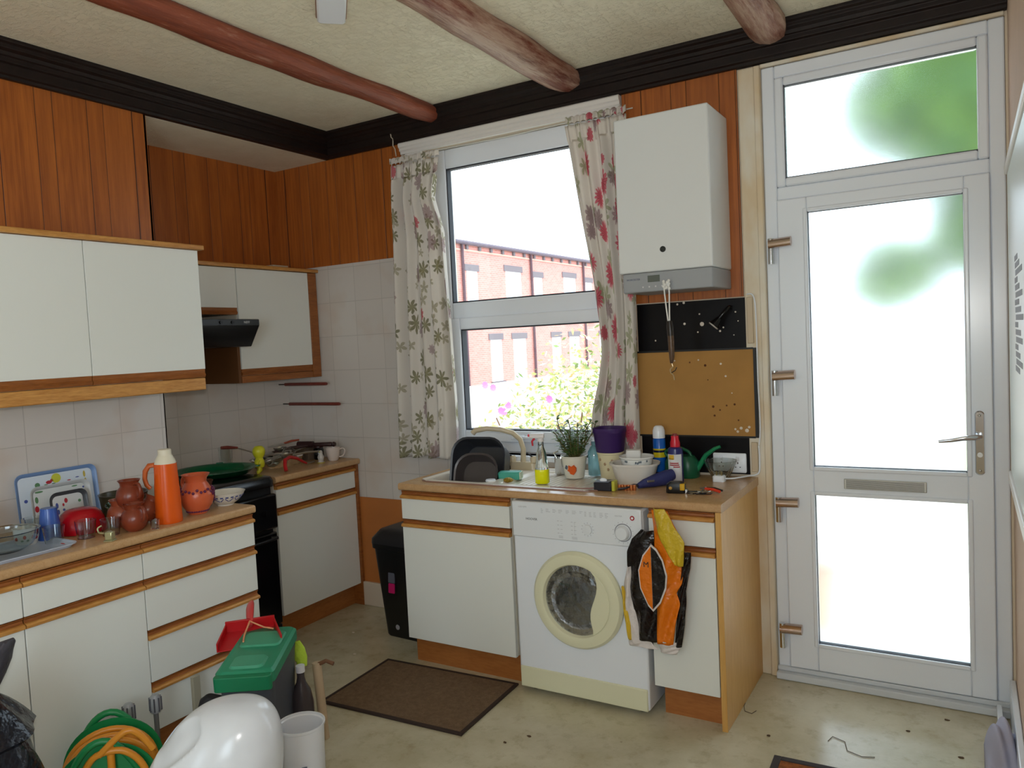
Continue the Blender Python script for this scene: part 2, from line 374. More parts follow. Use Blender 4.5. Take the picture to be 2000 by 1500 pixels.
# left walls: chimney breast (x=.443 for y<YE) and alcove (x=0)
struct('wall_left', B().box(-.12, 0, YE-.02, .0, 0, ZC), 'plaster_cream', smooth=False)
struct('wall_chimney_breast', B().box(-.12, D, YB, YE, 0, ZC), 'plaster_cream', smooth=False)
struct('trim_6', B().box(D+.0005, D+.012, -3.6, YE+.01, 1.9, ZS), PY, smooth=False)
struct('trim_7', B().box(D+.0005, D+.008, -3.6, YE+.006, .8, 1.9), TY, smooth=False)
struct('trim_8', B().box(.0005, .012, YE, -.013, 1.99, ZS), PY, smooth=False)
struct('trim_9', B().box(.0005, .008, YE, -.009, .8, 1.99), TY, smooth=False)
b = B(); b.box(0.013, D+.012, YE+.0005, YE+.011, 1.9, ZS)
struct('trim_10', b, PX, smooth=False)
b = B(); b.box(0.009, D+.008, YE+.0005, YE+.006, .8, 1.9)
struct('trim_11', b, TX, smooth=False)
# lowered alcove soffit, textured like the ceiling
struct('ceiling_alcove', B().box(0, D, YE, -.0, ZS, ZC), 'stipple_ceiling', smooth=False)
# right wall and rear wall (each with an unseen opening added to let fill light in)
b = B(); b.box(XR, XR+.12, -4.2, .0, 0, ZC); b.box(XR, XR+.12, YB, -5.7, 0, ZC); b.box(XR, XR+.12, -5.7, -4.2, 0, .85); b.box(XR, XR+.12, -5.7, -4.2, 2.35, ZC)
struct('wall_right', b, W('plaster_pinkish', (214, 188, 166), .8, noise=(3, .08)), smooth=False)
b = B(); b.box(-.12, XR+.12, YB-.12, YB, 0, .8); b.box(-.12, XR+.12, YB-.12, YB, 2.3, ZC); b.box(-.12, 1.8, YB-.12, YB, .8, 2.3); b.box(2.6, XR+.12, YB-.12, YB, .8, 2.3)
struct('wall_rear', b, 'plaster_cream', smooth=False)
# moulded dark cornices: profile (distance from wall, z)
prof = [(0, ZC), (.10, ZC), (.10, ZC-.014), (.088, ZC-.022), (.088, ZC-.036), (.072, ZC-.044), (.066, ZC-.056), (.058, ZC-.060), (.058, ZC-.078), (.046, ZC-.084), (.046, ZC-.118), (.036, ZC-.124), (.030, ZS), (0, ZS)]
b = B(); b.prism([(D+p, z) for p, z in prof], 'y', -4.2, -.001)
struct('trim_12', b, 'dark_stain', smooth=False, bev=.002)
b = B(); b.prism([(-p-.0005, z-(.0 if z > ZC-.1 else .0)) for p, z in prof], 'x', D+.001, XR-.001)
struct('trim_13', b, 'dark_stain', smooth=False, bev=.002)
# pale plaster showing where stain has flaked under the left cornice
W('flaked_paint', (150, 146, 120), .8)
# ---- ceiling beams: rough round logs
def beam(x, w, y1, label, wob, ph, pz=0, m='beam_wood'):
    rings = []; n = 44
    for i in range(n+1):
        y = -4.4+(y1+4.4)*i/n
        cx = x+wob*math.sin(y*1.7+ph)+.004*math.sin(y*11+ph); k = 1+.05*math.sin(y*5+ph*2)+.03*math.sin(y*13+ph)
        if i == n: k *= .86
        ring = []
        for q in range(20):
            a = 2*PI*q/20; rr1 = w*k*(1+.035*math.sin(3*a+y*4+ph)+.03*math.sin(7*a+y*9))
            ring.append((cx+rr1*math.cos(a), y, ZC-.030-pz+rr1*math.sin(a)*.72))
        rings.append(ring)
    o = B().rings(rings).mk('ceiling_beam', m); 
    return tag(o, label, 'beam', 'round timber ceiling beams')
beam(1.245, .066, -.055, 'reddish brown round timber ceiling beam, the leftmost, ending left of the window', .012, .4)
beam(2.06, .082, -.055, 'round timber ceiling beam with pale rubbed underside, ending above the window middle', -.012, 2.2, m='beam_wood_rubbed')
beam(2.985, .075, -.055, 'short visible round timber ceiling beam at the right, ending near the door top', .01, 4.0, m='beam_wood_rubbed')
# ceiling box
c_ = thing('ceiling_fitting', 'small white rounded rectangular plate fixed to the ceiling between two beams', 'ceiling fitting', (1.70, -1.262, ZC), math.radians(-46))
B().loft([(-.026, .21, .094, .012), (-.020, .222, .104, .014), (-.0, .222, .104, .014)]).mk('cover', white_pvc, c_, bev=.002)
B().loft([(-.006, .23, .112, .014), (-.0, .23, .112, .014)]).mk('base_plate', W('rust_edge', (150, 110, 90), .6), c_)
# ================================================================= WINDOW
struct('window_1', B().box(wx0, wx1, .06, .075, wz0, wz0+.001), white_pvc)
wn = bpy.data.objects['window_1']
fy0, fy1 = .075, .14
b = B(); b.box(wx0+.001, wx0+.095, fy0, fy1, wz0+.001, wz1-.001); b.box(wx1-.095, wx1-.001, fy0, fy1, wz0+.001, wz1-.001)
b.box(wx0+.095, wx1-.095, fy0, fy1, 2.475, wz1-.001); b.box(wx0+.095, wx1-.095, fy0, fy1, wz0+.001, wz0+.06)
b.box(wx0+.095, wx1-.095, fy0, fy1, 1.655, 1.745)
b.mk('window_frame', white_pvc, wn, bev=.008)
# glazing gasket lines
def ring_frame(x0, x1, z0, z1, w, y0, y1):
    b = B(); b.box(x0, x0+w, y0, y1, z0, z1); b.box(x1-w, x1, y0, y1, z0, z1); b.box(x0+w, x1-w, y0, y1, z0, z0+w); b.box(x0+w, x1-w, y0, y1, z1-w, z1); return b
ring_frame(wx0+.095, wx1-.095, 1.745, 2.475, .007, .084, .12).mk('gasket', W('gasket_grey', (52, 54, 62), .6), wn)
sash = ring_frame(wx0+.09, wx1-.09, wz0+.055, 1.66, .062, .055, .12).mk('opening_sash', white_pvc, wn, bev=.007)
ring_frame(wx0+.152, wx1-.152, wz0+.117, 1.598, .007, .066, .11).mk('gasket', 'gasket_grey', sash)
B().box(wx0+.098, wx1-.098, .10, .106, 1.748, 2.472).mk('pane', 'window_glass', wn, smooth=False)
B().box(wx0+.155, wx1-.155, .088, .094, wz0+.12, 1.595).mk('pane', 'window_glass', sash, smooth=False)
h = B().box(1.58, 1.66, .042, .055, 1.002, 1.028).mk('window_handle', white_pvc, sash, bev=.004)
B().box(1.60, 1.74, .030, .042, 1.008, 1.022).mk('lever', white_pvc, h, bev=.004)
# reveals/sill/architrave
b = B(); b.box(wx0-.02, wx1+.02, -.035, .074, wz0-.028, wz0+.0)
struct('window_sill', b, white_pvc, bev=.006)
b = B(); pr = [(0, 2.575), (-.028, 2.575), (-.034, 2.59), (-.028, 2.60), (-.030, 2.632), (-.020, 2.642), (-.012, 2.645), (-.002, 2.645)]
pr = [(-.001, 2.57), (-.020, 2.57), (-.022, 2.583), (-.030, 2.588), (-.030, 2.60), (-.038, 2.606), (-.042, 2.622), (-.036, 2.629), (-.001, 2.6295)]
b.prism(pr, 'x', 1.0, 2.296); struct('trim_14', b, W('old_white_gloss', (230, 226, 220), .4), smooth=False, bev=.0015)
b = B(); b.box(1.03, wx0+.01, -.022, -.001, .94, 2.57); b.box(wx1-.01, 2.30, -.022, -.001, .94, 2.57)
struct('trim_15', b, 'old_white_gloss', bev=.004)
# curtains
def curtain(name, label, edgeL, edgeR, folds, mname, y0, wcloth, amp, ph, grp):
    """edges: lists (z, x) from top to bottom"""
    def ev(E, z):
        for (za, xa), (zb, xb) in zip(E, E[1:]):
            if z <= za and z >= zb: return xa+(xb-xa)*(za-z)/(za-zb)
        return E[-1][1] if z < E[-1][0] else E[0][1]
    zt, zb_ = edgeL[0][0], edgeL[-1][0]
    c = thing(name, label, 'curtain', ((edgeL[0][1]+edgeR[0][1])/2, y0, zt), 0, grp); ox, oy, oz = c.location
    def f(u, v):
        z = zt+(zb_-zt)*v; xl, xr = ev(edgeL, z), ev(edgeR, z)
        uu_ = u+.018*math.sin(2*PI*u*2.3+ph+v*2)
        A = amp*(1.0 if v > .06 else .55+v*7.5)*(1+.35*math.sin(u*9+ph))
        yy = A*math.sin(2*PI*folds*uu_+ph)+.35*A*math.sin(2*PI*folds*2.15*uu_+ph*2+v*1.3)
        if v < .05: yy = .006*math.sin(2*PI*folds*2.5*u)
        x = xl+(xr-xl)*(u+.25/folds*.4*math.cos(2*PI*folds*uu_+ph))
        z += .006*math.sin(u*2*PI*folds+ph)*(v > .97)
        return (x-ox, yy+(-.02*math.sin(PI*v))*(1 if v > 0 else 0), z-oz)
    B().grid(150, 90, f, lambda u, v: (u*wcloth, (1-v)*(zt-zb_))).mk('drape', mname, c, solid=.0015, nofix=True)
    # header tape, tightly gathered
    def g(u, v):
        z = zt+.035-.03*v; xl, xr = edgeL[0][1], edgeR[0][1]
        return (xl+(xr-xl)*u-ox, .010*math.sin(2*PI*folds*2.5*u)-.004, z-oz+.006*math.sin(2*PI*folds*2.5*u+1))
    B().grid(150, 3, g, lambda u, v: (u*wcloth*1.0, 1.7-.05*v)).mk('header', mname, c, solid=.002, nofix=True)
    return c
curtain('window_curtain', 'cream floral curtain with olive leaves and mauve flowers, hanging left of the window',
        [(2.50, .977), (2.02, .965), (1.4, .935), (.916, .905)], [(2.50, 1.30), (2.30, 1.265), (2.114, 1.325), (1.606, 1.347), (1.2, 1.35), (.916, 1.336)], 4.5, 'curtain_left_print', -.085, 1.05, .028, .6, 'floral window curtains')
curtain('window_curtain', 'cream floral curtain with large pink flowers, hanging right of the window beside the boiler',
        [(2.52, 2.045), (2.354, 2.071), (2.102, 2.109), (1.816, 2.156), (1.602, 2.177), (1.448, 2.183), (1.307, 2.156), (1.176, 2.118), (1.06, 2.10), (.955, 2.09)],
        [(2.52, 2.35), (2.0, 2.358), (1.69, 2.362), (1.06, 2.347), (.955, 2.345)], 4.0, 'curtain_right_print', -.085, 1.0, .022, 2.1, 'floral window curtains')
# curtain wire, sagging off its hook at the left
o = B().tube([(.98, -.045, 2.548), (1.3, -.05, 2.545), (1.7, -.05, 2.54), (2.05, -.045, 2.548), (2.36, -.03, 2.556)], .003, 6).mk('curtain_wire', W('wire_white', (210, 208, 200), .4)); tag(o, 'thin white curtain wire stretched across the top of the window', 'curtain wire')
o = B().tube([(.962, -.05, 2.70), (.965, -.047, 2.665), (.975, -.045, 2.655), (.972, -.045, 2.62), (.985, -.045, 2.60), (.99, -.045, 2.56)], .003, 6).mk('frayed_cord', W('cord_dirty', (200, 190, 170), .8)); tag(o, 'short frayed white cord hanging over the dark cornice above the left curtain', 'cord')
# ================================================================= DOOR
dr = thing('door_1', '', 'door'); del dr['label']; del dr['category']; dr['kind'] = 'structure'
x0, x1, zt = 2.926, 3.791, 2.613
b = ring_frame(x0, x1, 0.0, zt, .052, -.005, .075); b.box(x0+.052, x1-.052, -.005, .075, 2.055, 2.11)
b.mk('door_frame', white_pvc, dr, bev=.006)
b = ring_frame(x0+.052, x1-.052, 2.11, 2.561, .036, -.012, .06); b.mk('fanlight_frame', white_pvc, dr, bev=.008)
B().box(3.016, 3.72, .02, .032, 2.148, 2.522).mk('pane', 'frosted_glass', dr, smooth=False)
ring_frame(3.012, 3.708, 2.144, 2.528, .005, -.004, .018).mk('gasket', 'gasket_grey', dr)
leaf = B()
lx0, lx1, lz0, lz1 = 2.9785, 3.7385, .0525, 2.0545
g = dict(ux0=3.095, ux1=3.655, uz0=.93, uz1=1.995, dz0=.170, dz1=.815)
leaf.box(lx0, g['ux0'], -.022, .045, lz0, lz1); leaf.box(g['ux1'], lx1, -.022, .045, lz0, lz1)
leaf.box(g['ux0'], g['ux1'], -.022, .045, g['uz1'], lz1); leaf.box(g['ux0'], g['ux1'], -.022, .045, g['dz1'], g['uz0']); leaf.box(g['ux0'], g['ux1'], -.022, .045, lz0, g['dz0'])
leaf = leaf.mk('door_leaf', white_pvc, dr, bev=.005)
for (za, zb) in ((g['uz0'], g['uz1']), (g['dz0'], g['dz1'])):
    ring_frame(g['ux0']-.014, g['ux1']+.014, za-.014, zb+.014, .017, -.030, -.015).mk('glazing_bead', white_pvc, leaf, bev=.005)
    ring_frame(g['ux0'], g['ux1'], za, zb, .004, -.014, .01).mk('gasket', 'gasket_grey', leaf)
    B().box(g['ux0']+.001, g['ux1']-.001, .006, .018, za+.001, zb-.001).mk('pane', 'frosted_glass', leaf, smooth=False)
b = B().box(3.214, 3.514, -.030, -.022, .846, .888).mk('letter_plate', steel, leaf, bev=.002)
b2 = B()
for k in range(9): b2.box(3.222, 3.506, -.0325, -.030, .850+k*.0040, .8522+k*.0040)
b2.mk('ribs', W('steel_ribs', (120, 116, 110), .35, metal=1), b, smooth=False)
for z in (1.875, 1.318, .775, .225):
    hg = B().tube([(2.953, -.036, z+.022), (2.953, -.036, z-.085)], .0125, 12).mk('hinge', chrome, leaf)
    B().tube([(2.945, -.038, z+.0), (3.035, -.040, z+.004)], .023, 16, flat=.75).mk('hinge_cover', W('hinge_chrome', (196, 176, 166), .15, metal=1), hg)
hp = B().loft([(0, .032, .245, .015), (.006, .032, .245, .015), (.010, .026, .238, .013)], m=Matrix.Rotation(PI/2, 4, 'X')).mk('door_handle', chrome, leaf, loc=(3.694, -.022, 1.048))
B().tube([(0, -.005, .028), (0, -.048, .028), (-.012, -.058, .028), (-.05, -.062, .024), (-.10, -.062, .014), (-.135, -.06, .010)], [.010, .010, .011, .010, .008, .006], 12, flat=.8).mk('lever', chrome, hp)
bb = B()
for z in (.105, -.105): bb.ball((0, -.012, z), (.005, .003, .005))
bb.lathe([(0, 0), (.009, 0), (.009, .006), (0, .006)], (0, -.008, -.045), 16, Matrix.Rotation(PI/2, 3, 'X')).mk('lock_cylinder', steel, hp)
# threshold and door architrave
b = B(); b.box(2.925, 3.79, -.05, .0-.006, 0.001, .03); b.box(2.925, 3.79, -.022, -.006, .03, .05)
struct('trim_16', b, W('threshold_white', (214, 220, 226), .3), bev=.004)
b = B(); b.box(2.832, 2.924, -.016, -.0006, 0, 2.625); b.box(2.898, 2.924, -.024, -.016, 0, 2.625); b.box(2.924, 3.79, -.02, -.006, 2.613, ZS-.002)
struct('trim_17', b, 'aged_white_paint', bev=.004)
# ================================================================= BOARDS NEXT TO DOOR
o = B(); o.box(2.335, 2.84, -.012, -.001, .885, 1.66); pb = o.mk('black_backboard', W('black_board', (14, 11, 14), .35, noise=(20, .3), spec=.2), smooth=False); tag(pb, 'glossy black painted wall board behind the cork board, between curtain and door', 'board')
cb = thing('cork_board', 'tan brown notice board with stains and black edge, above the counter', 'notice board', (2.6, -.02, 1.245))
B().box(-.27, .262, -.0, .007, -.19, .19).mk('board', W('cork_tan', (176, 130, 66), .7, noise=(7, .10)), cb, smooth=False)
b = B(); b.box(.262, .277, -.004, .007, -.196, .196); b.box(-.27, .262, -.003, .007, -.198, -.19); b.box(-.27, .262, -.003, .007, .19, .198); b.mk('edging', black_plastic, cb, smooth=False)
b = B()
for (x, z, s) in ((.08, -.06, .006), (.085, -.10, .005), (.11, -.075, .004), (.14, -.055, .004), (.175, -.05, .005), (.19, -.12, .004), (-.02, .14, .004), (.05, .125, .006), (.06, .06, .003)):
    b.lathe([(0, 0), (s, 0), (s*.8, .0006), (0, .0006)], (x, -.0, z), 8, Matrix.Rotation(PI/2, 3, 'X'))
b.mk('stain_spots', W('stain_brown', (92, 52, 26), .8), cb, kind='stuff')
b = B()
for (x, z, s) in ((.02, .15, .004), (.12, .13, .005), (-.09, .15, .004), (.14, .075, .005), (.20, -.155, .007), (.225, -.165, .009), (.235, -.15, .006), (.175, -.16, .005), (.185, -.17, .006), (.165, .0, .003)):
    b.lathe([(0, 0), (s, 0), (s*.8, .001), (0, .001)], (x, -.0, z), 7, Matrix.Rotation(PI/2, 3, 'X'))
b.mk('paint_flecks', W('paint_fleck', (224, 214, 200), .8), cb, kind='stuff')
b = B()
for (x, z, s) in ((2.56, 1.56, .006), (2.62, 1.52, .004), (2.63, 1.6, .004), (2.64, 1.555, .010), (2.72, 1.52, .005), (2.735, 1.535, .004), (2.42, 1.49, .004), (2.8, 1.56, .003), (2.79, 1.6, .004), (2.78, 1.5, .003), (2.53, 1.65, .005), (2.56, 1.655, .006)):
    b.lathe([(0, 0), (s, 0), (s*.8, .0008), (0, .0008)], (x, -.0125, z), 7, Matrix.Rotation(PI/2, 3, 'X'))
b.mk('paint_flecks', 'paint_fleck', pb, kind='stuff')
sp = thing('spotlight_arm', 'small black bent arm with pale tip fixed on the black board', 'fitting', (2.77, -.013, 1.60))
B().tube([(0, .0, .02), (0, -.03, .02), (-.015, -.05, .0), (-.04, -.055, -.03)], .009, 10).mk('arm', black_gloss, sp)
B().tube([(-.035, -.055, -.025), (-.06, -.06, -.055)], [.012, .024], 14).mk('lamp_head', black_gloss, sp)
B().tube([(-.06, -.06, -.055), (-.063, -.061, -.0585)], [.0245, .023], 14).mk('rim', W('pale_rim', (190, 186, 176), .4), sp)
# boxed pipe strip and cable at the door frame
o = B().box(2.842, 2.868, -.03, -.0165, 1.46, 1.66).mk('cable_trunking', W('trunk_cream', (206, 188, 160), .5), bev=.003); tag(o, 'short cream vertical trunking at the right of the black board, upper piece', 'trunking', 'cream trunking pieces by the door frame')
o = B().box(2.842, 2.87, -.03, -.0165, .90, 1.03).mk('cable_trunking', 'trunk_cream', bev=.003); tag(o, 'short cream vertical trunking beside the double socket, lower piece', 'trunking', 'cream trunking pieces by the door frame')
# ================================================================= UNITS
def unit(name, label, loc, rz, w, d, rows, kick=True, sideR=False, sideL=False, grp=None, doorsplit=None, z_top=.842):
    """local frame: x across, front at y=-d, back at y=0, z up"""
    u = thing(name, label, 'cabinet', loc, rz, grp)
    zb = .135
    b = B(); t_ = .016
    b.box(0, t_, -d+.02, 0, zb, z_top); b.box(w-t_, w, -d+.02, 0, zb, z_top); b.box(t_, w-t_, -d+.02, 0, zb, zb+t_); b.box(t_, w-t_, -.01, 0, zb+t_, z_top)
    b.box(t_, w-t_, -d+.02, -d+.1, z_top-.02, z_top-.001); b.mk('carcass', carcass, u, smooth=False)
    if kick: B().box(.02 if not sideL else 0, w-(0 if not sideR else .0), -d+.06, -d+.075, 0, zb).mk('kickboard', 'plinth_wood', u, smooth=False)
    for kind, z0, z1 in rows:
        pn = B().box(.0015, w-.0015, -d, -d+.018, z0+.002, z1-.036).mk('drawer' if kind == 'd' else 'door', white_panel, u, bev=.0012)
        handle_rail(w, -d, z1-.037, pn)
    return u
def handle_rail(w, yf, z, parent, h=.036, xs=0):
    # cove handle: lower lip forward, dark scooped recess over it
    pr = [(yf+.018, z), (yf-.004, z), (yf-.011, z+.003), (yf-.012, z+.011), (yf-.006, z+.016), (yf+.002, z+.0175), (yf+.018, z+.0175)]
    o = B().prism(pr, 'x', xs+.0015, w-.0015).mk('handle', 'oak_trim', parent, smooth=False, bev=.0008)
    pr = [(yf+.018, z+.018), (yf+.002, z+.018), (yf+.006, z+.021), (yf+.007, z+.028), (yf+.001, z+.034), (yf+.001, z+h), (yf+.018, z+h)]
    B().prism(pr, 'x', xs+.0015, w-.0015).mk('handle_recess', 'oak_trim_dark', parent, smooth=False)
    return o
dr_rows = [('d', .13, .315), ('d', .315, .512), ('d', .512, .705), ('d', .705, .841)]
dd_rows = [('o', .13, .705), ('d', .705, .841)]
R90 = PI/2
DL = .585                                    # unit depth for the left run, from the breast to the face x=1.03
unit('drawer_unit', 'white four-drawer base unit with oak grip rails at the end of the left counter', (D+.009, -1.722, 0), R90, .516, DL, dr_rows)
unit('base_cabinet', 'white base cabinet with one drawer over a door, left of the four-drawer unit', (D+.009, -2.142, 0), R90, .419, DL, dd_rows)
unit('base_cabinet', 'white base cabinet cut by the left edge of the photo, behind the black bag', (D+.009, -2.662, 0), R90, .519, DL, dd_rows)
B_ = lambda *a: B().box(*a)
def worktop(name, label, x0, x1, y0, y1, z0, z1, front):
    """front edge rounded; front = 'x' (edge at x1) or 'y' (edge at y0)"""
    r = .011; n = 5
    if front == 'x':
        pr = [(x0, z0), (x1-r, z0)]+[(x1-r+r*math.sin(a), z0+r-r*math.cos(a)) for a in [PI/2*i/n for i in range(1, n+1)]]+[(x1-r+r*math.cos(a), z1-r+r*math.sin(a)) for a in [PI/2*i/n for i in range(n+1)]]+[(x0, z1)]
        o = B().prism(pr, 'y', y0, y1).mk(name, 'worktop_laminate')
    else:
        pr = [(y1, z0), (y0+r, z0)]+[(y0+r-r*math.sin(a), z0+r-r*math.cos(a)) for a in [PI/2*i/n for i in range(1, n+1)]]+[(y0+r-r*math.cos(a), z1-r+r*math.sin(a)) for a in [PI/2*i/n for i in range(n+1)]]+[(y1, z1)]
        o = B().prism(pr, 'x', x0, x1).mk(name, 'worktop_laminate')
    return tag(o, label, 'worktop')
HT = .876
worktop('worktop', 'light wood laminate worktop of the left run, crowded with jugs and glasses', D+.009, 1.043, -2.70, -1.197, .843, HT, 'x')
# alcove cabinet
AW = .615
unit('base_cabinet', 'white alcove base cabinet with drawer and door in the corner, between cooker and bin', (.009, -.635, 0), R90, .60, .531, dd_rows)
worktop('worktop', 'short wood laminate worktop in the alcove corner, piled with utensils', .009, .566, -.655, -.013, .843, HT, 'x')
o = B().box(.05, .552, -.034, -.016, .0, .842).mk('end_panel', 'oak_trim_dark', smooth=False, bev=.001); tag(o, 'brown wooden end panel at the right side of the alcove base cabinet', 'panel')
# upper cabinets (front faces +x). local x along +y
def wall_unit(name, label, loc, w, d, z0, z1, ndoors, pel, railh=.036):
    u = thing(name, label, 'wall cabinet', loc, R90)
    t_ = .016; b = B(); b.box(0, t_, -d+.02, 0, z0, z1); b.box(w-t_, w, -d+.02, 0, z0, z1); b.box(t_, w-t_, -d+.02, 0, z0, z0+t_); b.box(t_, w-t_, -d+.02, 0, z1-t_, z1); b.box(t_, w-t_, -.008, 0, z0+t_, z1-t_)
    b.mk('carcass', carcass, u, smooth=False)
    dw = w/ndoors
    for k in range(ndoors):
        p_ = B().box(k*dw+.0015, (k+1)*dw-.0015, -d, -d+.018, z0+railh, z1-.001).mk('door', white_panel, u, bev=.0012)
        pr = [(-d+.018, z0), (-d+.004, z0), (-d-.001, z0+.012), (-d+.006, z0+.020), (-d+.003, z0+railh), (-d+.018, z0+railh)]
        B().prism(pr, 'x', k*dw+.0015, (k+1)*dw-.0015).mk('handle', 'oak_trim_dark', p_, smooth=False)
    return u
u = wall_unit('wall_cabinet', 'large white wall cabinet with oak trim above the left counter', (D+.013, -2.715, 0), 1.535, .305, 1.428, 1.984, 3, True)
B().box(-.0, 1.555, -.325, -.0, 1.985, 2.006).mk('cornice', 'oak_trim', u, bev=.004)
B().box(0, 1.534, -.302, -.28, 1.372, 1.426).mk('pelmet', 'oak_trim', u, bev=.004)
u = wall_unit('wall_cabinet', 'white wall cabinet with wooden side in the alcove corner, right of the cooker hood', (.013, -.60, 0), .52, .29, 1.405, 1.984, 1, True)
B().box(.521, .585, -.292, -.27, 1.366, 1.984).mk('end_post', 'oak_trim_dark', u, bev=.002)
B().box(.0, .521, -.288, -.27, 1.366, 1.403).mk('pelmet', 'oak_trim_dark', u, bev=.003)
B().box(.521, .585, -.27, -.0, 1.366, 1.38).mk('infill', 'oak_trim_dark', u)
u2 = wall_unit('wall_cabinet', 'short white wall cabinet above the black cooker hood', (.013, -1.155, 0), .552, .29, 1.735, 1.984, 1, True)
o = B().box(.014, .32, -1.17, -.004, 1.986, 2.006).mk('cabinet_cornice', 'oak_trim', bev=.004); tag(o, 'narrow oak moulding along the top of the alcove wall cabinets', 'moulding')
o = B().box(.013, .298, -.622, -.604, 1.366, 1.700).mk('side_panel', W('brown_panel', (104, 66, 34), .6), smooth=False); tag(o, 'dark brown side board under the hood, against the corner wall cabinet', 'panel')
o = B().box(.014, .03, -1.15, -.624, 1.366, 1.555).mk('hood_backboard', W('brown_back', (120, 80, 46), .6), smooth=False); tag(o, 'brown board on the wall below the black cooker hood', 'panel')
# box on top of cabinet
o = B().box(.08, .15, -.20, -.08, 2.007, 2.04).mk('small_box', W('box_beige', (196, 180, 156), .6), bev=.003); tag(o, 'tiny beige box on top of the alcove wall cabinet in the corner', 'box')
# cooker hood
hd = thing('cooker_hood', 'black cooker hood with sloping front between the wall cabinets', 'cooker hood', (.013, -.9, 1.56))
pr = [(.0, .0), (.40, .0), (.47, .075), (.47, .135), (.0, .135)]
pr = [(.0, .15), (.475, .14), (.475, .105), (.405, .0), (.0, .0)]
B().prism(pr, 'y', -.255, .275).mk('hood_body', black_gloss, hd, bev=.004)
B().box(.475, .480, -.25, .27, .108, .138).mk('control_strip', W('hood_strip', (40, 42, 44), .35), hd, bev=.001)
for y in (.03, .10): B().lathe([(0, 0), (.009, 0), (.008, .006), (0, .006)], (.480, y, .123), 14, Matrix.Rotation(PI/2, 3, 'Y')).mk('button', black_plastic, hd)
text('NEFF', .017, (.4805, .19, .123), (PI/2, 0, PI/2), W('print_pale', (190, 190, 190), .5), hd)
# cooker
ck = thing('cooker', 'black cooker with closed rounded lid between the left counter and the alcove cabinet', 'cooker', (.02, -.92, 0))
B().box(0, .53, -.245, .245, .02, .84).mk('cooker_body', black_plastic, ck, bev=.006)
B().box(.53, .56, -.243, .243, .12, .60).mk('oven_door', black_gloss, ck, bev=.008)
B().box(.53, .555, -.243, .243, .02, .115).mk('plinth_panel', black_plastic, ck, bev=.006)
B().box(.53, .572, -.243, .243, .62, .80).mk('control_panel', black_gloss, ck, bev=.01)
B().tube([(.56, -.2, .575), (.592, -.19, .575), (.592, .19, .575), (.56, .2, .575)], .008).mk('oven_handle', black_plastic, ck)
for k in range(4): B().lathe([(0, 0), (.017, 0), (.014, .02), (0, .02)], (.572, -.17+.11*k, .71), 18, Matrix.Rotation(PI/2, 3, 'Y')).mk('control_knob', black_gloss, ck)
lid = []
for (zz, w_, d_) in ((.84, .575, .492), (.868, .58, .494), (.888, .56, .478), (.898, .50, .42)): lid.append((zz, w_, d_, .05, .29, 0))
B().loft(lid).mk('hob_lid', black_gloss, ck)
# ================================================================= SINK RUN
FY = .589
unit('sink_cabinet', 'white sink base cabinet left of the washing machine', (1.342, -.006, 0), 0, .598, FY, dd_rows, sideL=True)
unit('base_cabinet', 'narrow white base cabinet between the washing machine and the door', (2.575, -.006, 0), 0, .262, FY, dd_rows)
o = B().box(2.8385, 2.860, -.592, -.004, 0, .842).mk('end_panel', 'oak_panel', smooth=False, bev=.001); tag(o, 'tall light oak end panel closing the sink run beside the door', 'panel')
o = B().box(1.942, 1.958, -.56, -.01, 0, .842).mk('side_panel', carcass, smooth=False); tag(o, 'thin side panel left of the washing machine under the worktop', 'panel')
# worktop with sink cut out
sx0, sx1, sy0, sy1 = 1.385, 2.335, -.535, -.060
b = B(); z0, z1 = .843, HT
b.box(1.336, sx0+.03, sy0+.03, -.012, z0, z1); b.box(sx1-.03, 2.866, sy0+.03, -.017, z0, z1); b.box(sx0+.03, sx1-.03, sy1-.03, -.012, z0, z1)
r = .011; n = 5; y0 = -.606; y1 = sy0+.03
pr = [(y1, z0), (y0+r, z0)]+[(y0+r-r*math.sin(a), z0+r-r*math.cos(a)) for a in [PI/2*i/n for i in range(1, n+1)]]+[(y0+r-r*math.cos(a), z1-r+r*math.sin(a)) for a in [PI/2*i/n for i in range(n+1)]]+[(y1, z1)]
b.prism(pr, 'x', 1.336, 2.866); o = b.mk('worktop', 'worktop_laminate'); tag(o, 'light wood laminate worktop around the inset sink, over the washing machine', 'worktop')
# inset sink: cream rim, bowl at left, drainer at right
sk = thing('inset_sink', 'cream inset sink with bowl on the left and drainer on the right, brown edged', 'sink', ((sx0+sx1)/2, (sy0+sy1)/2, HT))
sw, sd = sx1-sx0, sy1-sy0; sinkm = W('sink_cream', (226, 216, 200), .2); 
def ringface(outer, inner, z0_, z1_):
    b = B(); vo = [b.bm.verts.new((x, y, z0_)) for x, y in outer]; vi = [b.bm.verts.new((x, y, z1_)) for x, y in inner]; n_ = len(vo)
    for i in range(n_): b.bm.faces.new((vo[i], vo[(i+1) % n_], vi[(i+1) % n_], vi[i]))
    return b
